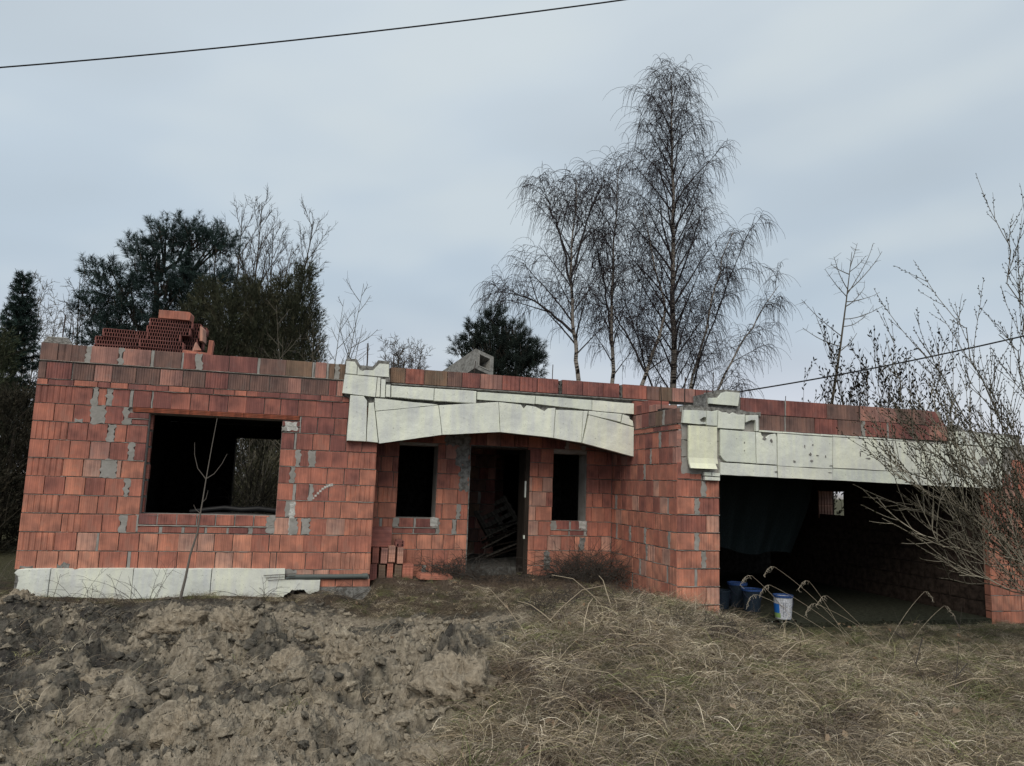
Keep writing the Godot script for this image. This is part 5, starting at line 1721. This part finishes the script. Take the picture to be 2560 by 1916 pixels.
func spruce(label: String, base: Vector3, height: float, radius: float) -> void:
	var t := thing("spruce_tree", label, "spruce tree", base)
	var b := MB.new()
	b.tube(limb(Vector3.ZERO, Vector3.UP, height, 8, 0.0, 0.05), 0.16, 0.015, 7)
	put(t, "trunk", b.mesh(), M.bark_brown)
	b = MB.new()
	var where := []
	var hue := []
	var y := 0.6
	while y < height:
		var u := y / height
		var whorl := 7 if u < 0.9 else 4
		for k in whorl:
			var a := TAU * k / whorl + y * 3.0 + rr(-0.3, 0.3)
			var l := radius * pow(1.0 - u, 0.9) * rr(0.75, 1.15) + 0.10
			var p := limb(Vector3(0, y, 0), Vector3(cos(a), 0.25 if u > 0.6 else -0.1, sin(a)), l, 5, 0.05, 0.03)
			b.tube(p, 0.018, 0.006, 3)
			var n := int(3 + l * 9.0)
			for i in n:
				var w := (i + rng.randf()) / n
				var up := (heading(p, w) + sideways(heading(p, w), rr(0, TAU)) * 0.6 + Vector3(0, -0.2, 0)).normalized()
				var x := sideways(up, rr(0, TAU))
				where.append(Transform3D(Basis(x, up, x.cross(up)).scaled(Vector3.ONE * rr(0.16, 0.30)), along(p, w)))
				var k_ := rr(0.6, 1.3)
				hue.append(Color(0.028 * k_, 0.048 * k_, 0.040 * k_))
		y += lerpf(0.34, 0.14, u)
	put(t, "limbs", b.mesh(), M.bark_brown).set_meta("kind", "stuff")
	scatter(t, "crown", needle_tuft(46, 0.55, 0.9, 0.03), M.needles, where, hue)


func catkin_shape() -> ArrayMesh:
	var b := MB.new()
	b.lump(Vector3(0, 0.5, 0), Vector3(0.17, 0.5, 0.17), 4, 5)
	return b.mesh()


func willow(called: String, label: String, base: Vector3, stems: Array, r: float, shoots_per_m: float, catkin: float, tint: Array, bark: String, group := "") -> void:
	# stems given as [tip offset, bow]; shoots rise from them and carry alternate catkins
	var t := thing(called, label, "willow", base, 0.0, group)
	var b := MB.new()
	var tw := MB.new()
	var where := []
	var hue := []
	for s in stems:
		var tip: Vector3 = s[0]
		var p := PackedVector3Array()
		var foot := Vector3(rr(-0.15, 0.15), 0, rr(-0.15, 0.15))
		for k in 15:
			var u := k / 14.0
			p.append(foot.lerp(tip, u) + Vector3(0, s[1] * sin(PI * u), 0) + Vector3(nz.get_noise_1d(k * 0.4 + tip.x * 5.0), nz.get_noise_1d(k * 0.4 + tip.y * 5.0), nz.get_noise_1d(k * 0.4 + tip.z)) * 0.16 * tip.length() * 0.3 * u)
		var long := tip.length()
		b.tube(p, r * clampf(long / 4.0, 0.4, 1.0), 0.005, 6)
		var n := int(long * shoots_per_m)
		var lines := [p]
		for k in n:
			var u := lerpf(0.22, 0.97, (k + rng.randf()) / n)
			var d := heading(p, u) * 1.0 + sideways(heading(p, u), rr(0, TAU)) * 0.6 + Vector3(0, 0.6, 0)
			var q := limb(along(p, u), d, rr(0.4, 1.15) * clampf(long * 0.3, 0.4, 1.15), 7, 0.07, 0.05)
			tw.tube(q, 0.006, 0.003, 4)
			lines.append(q)
			for i in 3:
				var w := rr(0.15, 0.85)
				var g := limb(along(q, w), heading(q, w) + sideways(heading(q, w), rr(0, TAU)) * 0.5, rr(0.2, 0.55), 5, 0.07, 0.04)
				tw.tube(g, 0.005, 0.0022, 3)
				lines.append(g)
		for l in lines:
			var span: float = l[0].distance_to(l[l.size() - 1])
			var c := int(span / (catkin * 1.15))
			var from := 0.55 if l == p else 0.2
			for k in c:
				var u := (k + rr(0.2, 0.8)) / c
				if u < from or rng.randf() < 0.4:
					continue
				var d := heading(l, u)
				var up := (d * 0.9 + sideways(d, k * 2.6) * 0.6).normalized()
				var x := sideways(up, 0)
				where.append(Transform3D(Basis(x, up, x.cross(up)).scaled(Vector3.ONE * catkin * rr(0.7, 1.25)), along(l, u)))
				var col: Color = tint[rng.randi() % tint.size()] * rr(0.8, 1.2)
				hue.append(Color(col.r, col.g, col.b))
	put(t, "stems", b.mesh(), M[bark])
	put(t, "twigs", tw.mesh(), M[bark]).set_meta("kind", "stuff")
	scatter(t, "catkins", catkin_shape(), M.catkins, where, hue)


func thicket(label: String, base: Vector3, wide: float, high: float, deep: float, canes: int, bark: String, r := 0.004) -> void:
	# a tangle of arching bare canes
	var t := thing("bramble_thicket", label, "brambles", base)
	var b := MB.new()
	for k in canes:
		var o := Vector3(rr(-wide, wide), 0, rr(-deep, deep))
		var l := high * rr(0.7, 1.9)
		var p := limb(o, Vector3(rr(-0.8, 0.8), 1.0, rr(-0.6, 0.6)), l, 8, 0.12, -0.16)
		b.tube(p, r * rr(0.7, 1.3), r * 0.4, 3)
		for i in 3:
			var w := rr(0.2, 0.9)
			b.tube(limb(along(p, w), heading(p, w) + sideways(heading(p, w), rr(0, TAU)), l * rr(0.15, 0.35), 4, 0.15, -0.06), r * 0.6, r * 0.3, 3)
	put(t, "canes", b.mesh(), M[bark]).set_meta("kind", "stuff")


func build_plants() -> void:
	var v := func(a: Array) -> PackedVector3Array:
		var p := PackedVector3Array()
		for i in range(0, a.size(), 3):
			p.append(Vector3(a[i], a[i + 1], a[i + 2]))
		return p
	# the group of birches behind the house
	birch("tallest birch, white barked, with a spire of weeping twigs behind the house", v.call([17.95, -0.8, -15.6, 17.9, 5.2, -15.35, 17.45, 11.7, -14.6, 16.95, 17.9, -13.8]), 0.21, 0.30, 56,
		func(u): return 0.4 + 3.6 * pow(clampf((1.0 - u) / 0.62, 0, 1), 0.55) * (1.0 - 0.35 * smoothstep(0.45, 0.3, u)), 0.58, [[0.12, Vector3(21.6, 9.6, -13.6), 0.075, 11], [0.14, Vector3(19.4, 11.5, -13.4), 0.08, 12], [0.16, Vector3(15.2, 9.6, -15.0), 0.06, 10], [0.2, Vector3(20.6, 12.4, -13.6), 0.05, 9]])
	birch("slender birch leaning left at the left edge of the birch group", v.call([13.6, -0.8, -14.9, 13.45, 5.2, -14.5, 12.85, 9.0, -14.0, 12.9, 12.8, -13.6]), 0.14, 0.40, 26,
		func(u): return 0.6 + 2.4 * pow(clampf((1.0 - u) / 0.6, 0, 1), 0.7), 0.45, [[0.48, Vector3(10.2, 8.5, -14.9), 0.06, 9], [0.66, Vector3(11.5, 12.6, -14.0), 0.05, 9], [0.66, Vector3(13.9, 12.9, -13.4), 0.05, 8]])
	birch("thin dark birch standing between the slender birch and the tall one", v.call([15.2, -0.8, -15.3, 15.1, 5.3, -15.1, 14.8, 9.5, -14.6, 14.8, 13.8, -14.0]), 0.13, 0.35, 26,
		func(u): return 0.5 + 1.8 * pow(clampf((1.0 - u) / 0.65, 0, 1), 0.8), 0.42, [[0.45, Vector3(14.0, 11.0, -14.6), 0.05, 8]])
	birch("leaning birch stem close to the left of the tallest birch's foot", v.call([16.0, -0.8, -15.1, 16.2, 5.2, -14.8, 17.0, 8.2, -14.3, 16.0, 12.4, -14.4]), 0.13, 0.40, 20,
		func(u): return 0.5 + 1.6 * pow(clampf((1.0 - u) / 0.6, 0, 1), 0.8), 0.45, [[0.4, Vector3(13.9, 9.0, -15.0), 0.05, 7]])
	evergreen("shrub", "dark undergrowth behind the house, seen through the big window", "undergrowth", Vector3(2.6, -0.8, -10.9), [[0, 0, 2.5, 1.0], [-1.3, 0.2, 2.2, 0.9], [1.2, 0.1, 2.9, 1.0]], 1500, 0.4, Color(0.10, 0.10, 0.06), Color(0.19, 0.17, 0.12))
	# left: pine, bare upright trees, dense evergreen, spruce
	bare_tree("poplar_tree", "bare upright poplar rising behind the dense evergreen, tallest of its three stems on the left", "poplar tree", Vector3(0.7, -0.8, -19.4), 13.0, 3, 0.07, 2.0, 0.10, "bark_brown", 0.0085, "", 3)
	bare_tree("poplar_tree", "bare upright poplar beside the first one, its stems close together above the evergreen", "poplar tree", Vector3(2.0, -0.8, -18.7), 12.7, 5, 0.08, 2.0, 0.10, "bark_brown", 0.010, "", 3)
	pine("large blue-green pine with ragged clumps behind the brick pile", Vector3(-1.3, -0.8, -14.4), 9.9, [[Vector3(-1.0, 8.9, -13.9), 0.85], [Vector3(-0.2, 9.0, -13.8), 0.8], [Vector3(0.5, 8.8, -13.7), 0.65], [Vector3(-1.7, 8.4, -14.2), 0.7], [Vector3(-3.0, 7.6, -14.4), 0.62], [Vector3(-2.4, 7.0, -14.2), 0.9], [Vector3(-1.0, 7.5, -14.2), 1.25], [Vector3(0.3, 7.5, -14.0), 1.1],
		[Vector3(-3.2, 6.5, -14.6), 0.6], [Vector3(-2.0, 6.0, -14.4), 1.0], [Vector3(-0.6, 6.2, -14.2), 1.2], [Vector3(-2.8, 5.6, -14.4), 0.7], [Vector3(-1.6, 5.0, -14.4), 1.1], [Vector3(0.3, 5.4, -14.2), 1.2]], Color(0.030, 0.050, 0.045), 2300, 0.36)
	evergreen("thuja_tree", "dense olive-brown evergreen of many spires behind the left wing", "evergreen", Vector3(2.0, -0.8, -12.5), [[-1.53, -0.3, 7.85, 0.85], [-0.97, 0.2, 7.4, 0.8], [-0.4, -0.1, 8.0, 0.8], [0.11, 0.2, 7.6, 0.8], [0.62, -0.2, 8.1, 0.8], [1.3, 0.3, 8.5, 0.63], [1.6, 0.0, 7.15, 0.57], [-2.0, 0.2, 6.85, 0.62], [0.9, 0.3, 7.4, 0.68]], 12000, 0.47, Color(0.044, 0.050, 0.030), Color(0.070, 0.064, 0.040))
	bare_tree("hazel_shrub", "sparse bare shrub fanning out right of the dense evergreen", "shrub", Vector3(3.9, -0.8, -10.9), 7.6, 7, 0.24, 1.0, 0.035, "twig_grey", 0.005)
	bare_tree("hazel_shrub", "thin bare shrub in front of the brown evergreen, its shoots rising over the roof edge", "shrub", Vector3(2.3, -0.8, -9.4), 5.6, 9, 0.20, 1.2, 0.018, "twig_grey", 0.0035)
	spruce("dark spruce with a pointed top at the far left", Vector3(-5.6, -0.8, -15.7), 8.4, 1.7)
	bare_tree("birch_sapling", "pale bare birch far off right of the spruce", "birch tree", Vector3(-7.6, -0.8, -24.4), 10.4, 3, 0.10, 1.1, 0.06, "twig_grey", 0.012, "", 3)
	bare_tree("bare_tree", "leafless tree with rising limbs left of the pine", "tree", Vector3(-4.1, -0.8, -17.2), 9.4, 3, 0.16, 1.0, 0.09, "bark_brown", 0.010, "", 3)
	bare_tree("bare_tree", "slim leafless tree just left of the brick pile", "tree", Vector3(-3.2, -0.8, -16.0), 8.2, 2, 0.14, 1.0, 0.06, "bark_brown", 0.009, "", 3)
	evergreen("larch_tree", "drooping green conifer at the left edge before the spruce", "evergreen", Vector3(-4.6, -0.8, -11.4), [[0, 0, 5.6, 0.8], [-0.5, 0.5, 5.0, 0.8], [0.2, 0.8, 4.2, 0.55]], 2300, 0.45, Color(0.036, 0.045, 0.024), Color(0.06, 0.062, 0.034))
	evergreen("shrub", "dark thicket of undergrowth left of the house wall", "undergrowth", Vector3(-2.5, -0.6, -6.8), [[0, 0, 3.3, 1.1], [-1.2, 0.6, 3.0, 1.1], [0.7, -1.2, 3.4, 1.0], [-0.3, 1.5, 2.3, 0.9]], 3400, 0.5, Color(0.028, 0.026, 0.018), Color(0.05, 0.042, 0.028))
	# behind the middle and right of the roof
	bare_tree("round_shrub", "round brownish tree crown far behind the porch roof", "tree", Vector3(8.6, -0.8, -28.1), 9.3, 20, 0.095, 1.0, 0.05, "twig_brown", 0.014, "", 3)
	pine("small dark pine behind the flue block", Vector3(9.9, -0.8, -12.5), 8.2, [[Vector3(9.5, 6.85, -12.3), 0.42], [Vector3(9.0, 6.3, -12.4), 0.5], [Vector3(10.1, 6.35, -12.2), 0.6], [Vector3(8.6, 5.8, -12.5), 0.4], [Vector3(9.6, 5.7, -12.3), 0.85], [Vector3(10.6, 5.8, -12.1), 0.7], [Vector3(9.2, 5.0, -12.3), 0.9], [Vector3(10.4, 5.0, -12.2), 0.9], [Vector3(10.8, 5.6, -12.0), 0.4]], Color(0.024, 0.034, 0.028), 1500, 0.30)
	# young leafless tree over the garage and the willow scrub round its foot
	var t := thing("young_tree", "young leafless tree with thin curved branches above the garage roof", "tree", Vector3(15.95, -0.6, -3.9))
	var b := MB.new()
	var trunk := PackedVector3Array([Vector3(0, 0, 0), Vector3(-0.02, 2.5, 0.15), Vector3(-0.02, 4.15, 0.3), Vector3(0.08, 5.4, 0.5), Vector3(0.14, 6.6, 0.7), Vector3(0.18, 7.8, 0.9)])
	b.tube(trunk, 0.055, 0.006, 7)
	put(t, "trunk", b.mesh(), M.twig_grey)
	b = MB.new()
	for d in [[0.56, -1.0, 1.15, 1.5], [0.66, -0.95, 0.55, 1.4], [0.70, 0.9, 0.10, 1.2], [0.73, 0.8, 0.05, 1.1], [0.78, 0.75, 0.35, 1.1], [0.80, 1.1, 0.05, 1.3], [0.82, -0.7, 0.45, 0.9], [0.83, 0.8, 1.0, 1.5], [0.84, 0.95, 0.8, 1.5], [0.85, -0.65, 0.65, 0.9], [0.91, -0.4, 0.2, 0.5], [0.92, 0.35, 0.3, 0.5], [0.94, 0.2, 0.8, 0.6], [0.6, 0.5, 0.25, 0.9], [0.62, -0.7, 0.15, 1.0]]:
		var p := limb(along(trunk, d[0]), Vector3(d[1], d[2], rr(-0.4, 0.4)), d[3], 7, 0.06, 0.07)
		b.tube(p, 0.013, 0.005, 4)
		for k in 9:
			var w := rr(0.2, 1.0)
			b.tube(limb(along(p, w), heading(p, w) * 0.5 + sideways(heading(p, w), rr(0, TAU)), rr(0.06, 0.25), 3, 0.1, -0.05), 0.005, 0.003, 3)
	put(t, "branches", b.mesh(), M.twig_grey).set_meta("kind", "stuff")
	var dark := [Color(0.055, 0.05, 0.03), Color(0.07, 0.065, 0.038), Color(0.045, 0.04, 0.028)]
	for d in [[15.2, -3.0, 4.8, 9, "low willow bush with upright catkin shoots left of the young tree"], [16.2, -2.5, 5.5, 11, "taller willow bush with catkins right of the young tree"], [17.3, -2.2, 5.2, 11, "willow bush above the right end of the garage roof"]]:
		var stems := []
		for k in d[3]:
			stems.append([Vector3(rr(-1.1, 1.1), d[2] * rr(0.72, 1.0), rr(-0.5, 0.5)), rr(-0.1, 0.2)])
		willow("willow_bush", d[4], Vector3(d[0], -0.6, d[1]), stems, 0.018, 2.2, 0.085, dark, "twig_brown")
	# the big willow leaning in from the right
	var olive := [Color(0.17, 0.17, 0.075), Color(0.13, 0.12, 0.06), Color(0.21, 0.20, 0.10), Color(0.10, 0.09, 0.05)]
	var list := []
	for d in [[-0.35, 6.35, 0.0, 0.1], [-1.1, 4.9, -0.2, 0.2], [-1.9, 4.3, -0.1, 0.35], [-0.1, 5.4, 0.3, 0.1], [-0.8, 4.6, 0.4, 0.2], [-1.5, 3.7, 0.5, 0.35], [-2.3, 3.5, 0.0, 0.4], [-2.4, 2.6, -0.2, 0.5], [-2.6, 2.1, 0.3, 0.55], [-2.2, 1.7, 0.5, 0.6], [-1.7, 2.5, 0.6, 0.4], [-1.2, 3.0, 0.8, 0.3], [-2.0, 1.2, 0.2, 0.4], [0.1, 4.2, 0.6, 0.1], [-0.5, 3.6, -0.4, 0.2], [-1.6, 1.9, -0.3, 0.35], [0.5, 5.6, -0.1, 0.1], [-2.1, 2.9, -0.5, 0.3], [0.3, 3.0, 0.5, 0.2], [-1.0, 2.1, 0.7, 0.4], [-0.4, 2.4, 0.9, 0.3], [-2.7, 3.3, 0.3, 0.25], [0.9, 4.9, 0.2, 0.1]]:
		list.append([Vector3(d[0] - 1.0, d[1] * 0.97 - 0.1, d[2] - 0.1), d[3] * 0.8])
	willow("willow_tree", "large leaning willow with many catkin shoots at the right edge before the garage", Vector3(14.45, -0.75, 3.6), list, 0.016, 3.6, 0.034, olive, "willow_bark")
	list = []
	for d in [[-3.3, 1.9, 0.1, 0.3], [-3.5, 1.3, 0.3, 0.3], [-3.0, 0.9, 0.4, 0.25], [-2.7, 2.4, -0.2, 0.3], [-2.3, 1.1, 0.5, 0.25], [-1.6, 1.6, 0.6, 0.2], [-1.1, 1.1, 0.7, 0.2], [-3.1, 2.7, 0.2, 0.3]]:
		list.append([Vector3(d[0], d[1] + 0.3, d[2]), d[3]])
	willow("willow_bush", "low pale willow shoots sweeping left across the garage mouth under the large willow", Vector3(14.35, -0.75, 3.75), list, 0.009, 5.5, 0.036, [Color(0.26, 0.25, 0.13), Color(0.20, 0.19, 0.11), Color(0.30, 0.29, 0.17)], "twig_pale")
	# thin red-brown cane in the grass left of the willow's foot
	bare_tree("dogwood_cane", "thin dark red leafless cane in the grass before the willow", "shrub", Vector3(9.75, -0.62, 5.5), 0.95, 2, 0.7, 1.2, 0.006, "bramble", 0.002)
	thicket("pale bare brush behind the house, seen through the rear opening of the big window", Vector3(2.9, -0.6, -9.9), 1.2, 2.0, 0.3, 150, "twig_pale", 0.006)
	# sapling before the large window
	t = thing("sapling", "thin bare sapling growing before the large window of the left wing", "sapling", Vector3(2.14, -0.5, 0.45))
	b = MB.new()
	var line := PackedVector3Array([Vector3(0.0, 0.0, 0), Vector3(0.01, 0.19, 0), Vector3(0.05, 0.45, 0), Vector3(0.08, 0.74, 0), Vector3(0.15, 1.05, 0), Vector3(0.16, 1.25, 0), Vector3(0.18, 1.49, 0), Vector3(0.20, 1.78, 0), Vector3(0.235, 2.2, 0), Vector3(0.275, 2.62, 0)])
	b.tube(line, 0.026, 0.004, 7, 0.6)
	put(t, "stem", b.mesh(), M.sapling_bark)
	for d in [[[0.19, 1.78], [0.08, 1.92], [0.03, 2.1], [0.02, 2.27]], [[0.19, 1.77], [0.30, 1.85], [0.39, 1.99], [0.45, 2.13]], [[0.165, 1.3], [0.10, 1.36], [0.07, 1.42]], [[0.17, 1.45], [0.22, 1.5], [0.24, 1.62]]]:
		b = MB.new()
		var p := PackedVector3Array()
		for q in d:
			p.append(Vector3(q[0], q[1], (q[1] - d[0][1]) * 0.15))
		b.tube(p, 0.006, 0.003, 5)
		put(t, "branch", b.mesh(), M.sapling_bark)
	# brambles before the plinth and the dead scrub in the porch corners
	thicket("arching bare bramble canes before the foam plinth left of the sapling", Vector3(1.35, -0.47, 0.5), 0.75, 0.5, 0.15, 26, "bramble")
	thicket("few bramble canes by the end of the foam plinth at the drain pipe", Vector3(3.5, -0.48, 0.45), 0.45, 0.55, 0.12, 10, "bramble")
	thicket("dead twigs leaning on the concrete base at the corner of the left wing", Vector3(4.4, -0.5, 0.6), 0.35, 0.4, 0.15, 22, "bramble")
	thicket("dark dead scrub heaped in the right corner of the porch", Vector3(8.35, -0.22, -0.25), 0.55, 0.5, 0.4, 300, "bramble", 0.005)
	thicket("dark dead scrub beside the left jamb of the doorway", Vector3(6.05, -0.2, -0.4), 0.4, 0.36, 0.25, 130, "bramble", 0.005)
	thicket("tangle of dead weeds before the doorway", Vector3(7.2, -0.2, -0.1), 0.9, 0.24, 0.3, 150, "bramble", 0.004)
	thicket("grey dead weeds matted on top of the grass mound before the pier", Vector3(7.2, -0.2, 2.9), 0.8, 0.26, 0.5, 260, "bramble", 0.004)
	thicket("grey dead weeds in the lower part of the grass mound", Vector3(7.4, -0.2, 4.6), 0.6, 0.26, 0.5, 220, "bramble", 0.004)
	thicket("dry weeds standing left of the house corner", Vector3(-0.7, -0.45, -0.2), 0.5, 0.8, 0.5, 40, "twig_grey", 0.004)


# ---------------------------------------------------------------- the scene
func overcast() -> ImageTexture:
	# a layer of thin cloud: soft streaks, paler towards the horizon, brighter overhead
	var w := 768
	var h := 384
	var im := Image.create(w, h, false, Image.FORMAT_RGBF)
	var cn := FastNoiseLite.new()
	cn.seed = 12; cn.noise_type = FastNoiseLite.TYPE_SIMPLEX_SMOOTH; cn.fractal_octaves = 4; cn.frequency = 1.0; cn.fractal_gain = 0.45
	for y in h:
		var el := PI * (0.5 - (y + 0.5) / h)
		for x in w:
			var lon := TAU * ((x + 0.5) / w - 0.5)
			var d := Vector3(sin(lon) * cos(el), sin(el), -cos(lon) * cos(el))
			var up := maxf(d.y, 0.0)
			# the same cloud sheet seen on a plane overhead, stretched into streaks
			var q := Vector2(d.x, d.z) / (up + 0.32)
			var n := cn.get_noise_3d(q.x * 0.75 + q.y * 0.4, q.y * 1.5, up * 1.5)
			var m := cn.get_noise_3d(q.x * 0.45 + 20.0, q.y * 0.8 + 7.0, 3.0)
			var c := Vector3(0.44, 0.455, 0.515).lerp(Vector3(0.318, 0.388, 0.465), smoothstep(0.0, 0.25, up)).lerp(Vector3(0.37, 0.43, 0.49), smoothstep(0.25, 0.60, up)).lerp(Vector3(0.66, 0.71, 0.76), smoothstep(0.58, 0.95, up))
			var band := cn.get_noise_2d(d.x * 1.6 - d.y * 1.2 + 4.0, d.y * 6.5 + d.x * 1.7)
			c *= 1.12 + 0.10 * n + 0.12 * m + 0.08 * band
			c = c.lerp(Vector3(0.44, 0.495, 0.53), clampf(n * 0.7 + band * 0.8 + 0.10, 0.0, 0.5))
			c *= Vector3(1.025, 1.0, 0.965)
			if d.y < 0.0:
				c = Vector3(0.2, 0.19, 0.17)
			im.set_pixel(x, y, Color(c.x, c.y, c.z))
	return ImageTexture.create_from_image(im)


func _ready() -> void:
	rng.seed = 20240311
	var cam := Camera3D.new()
	cam.name = "camera"
	cam.position = Vector3(3.594, 1.352, 11.545)
	cam.basis = Basis.from_euler(Vector3(deg_to_rad(7.719), deg_to_rad(-15.591), 0)) * Basis(Vector3.BACK, deg_to_rad(1.877))
	cam.fov = 54.74
	cam.near = 0.05
	cam.far = 600.0
	add_child(cam)
	cam.current = true
	var env := Environment.new()
	env.background_mode = Environment.BG_SKY
	var sky := Sky.new()
	var pano := PanoramaSkyMaterial.new()
	pano.panorama = overcast()
	sky.sky_material = pano
	env.sky = sky
	env.background_energy_multiplier = 1.0
	env.ambient_light_source = Environment.AMBIENT_SOURCE_SKY
	env.tonemap_mode = Environment.TONE_MAPPER_LINEAR
	env.tonemap_exposure = 1.40
	env.sdfgi_enabled = true
	env.ssao_enabled = true
	env.ssil_enabled = true
	var we := WorldEnvironment.new()
	we.name = "sky"
	we.environment = env
	add_child(we)
	var sun := DirectionalLight3D.new()
	sun.name = "sun"
	sun.light_energy = 0.5
	sun.light_color = Color(1.0, 0.97, 0.92)
	sun.light_angular_distance = 40.0
	sun.shadow_enabled = true
	add_child(sun)
	sun.look_at_from_position(Vector3(-5, 12, 11), Vector3.ZERO)
	make_materials()
	build_ground()
	build_house()
	build_roof_things()
	build_ground_things()
	build_plants()
	build_grass()
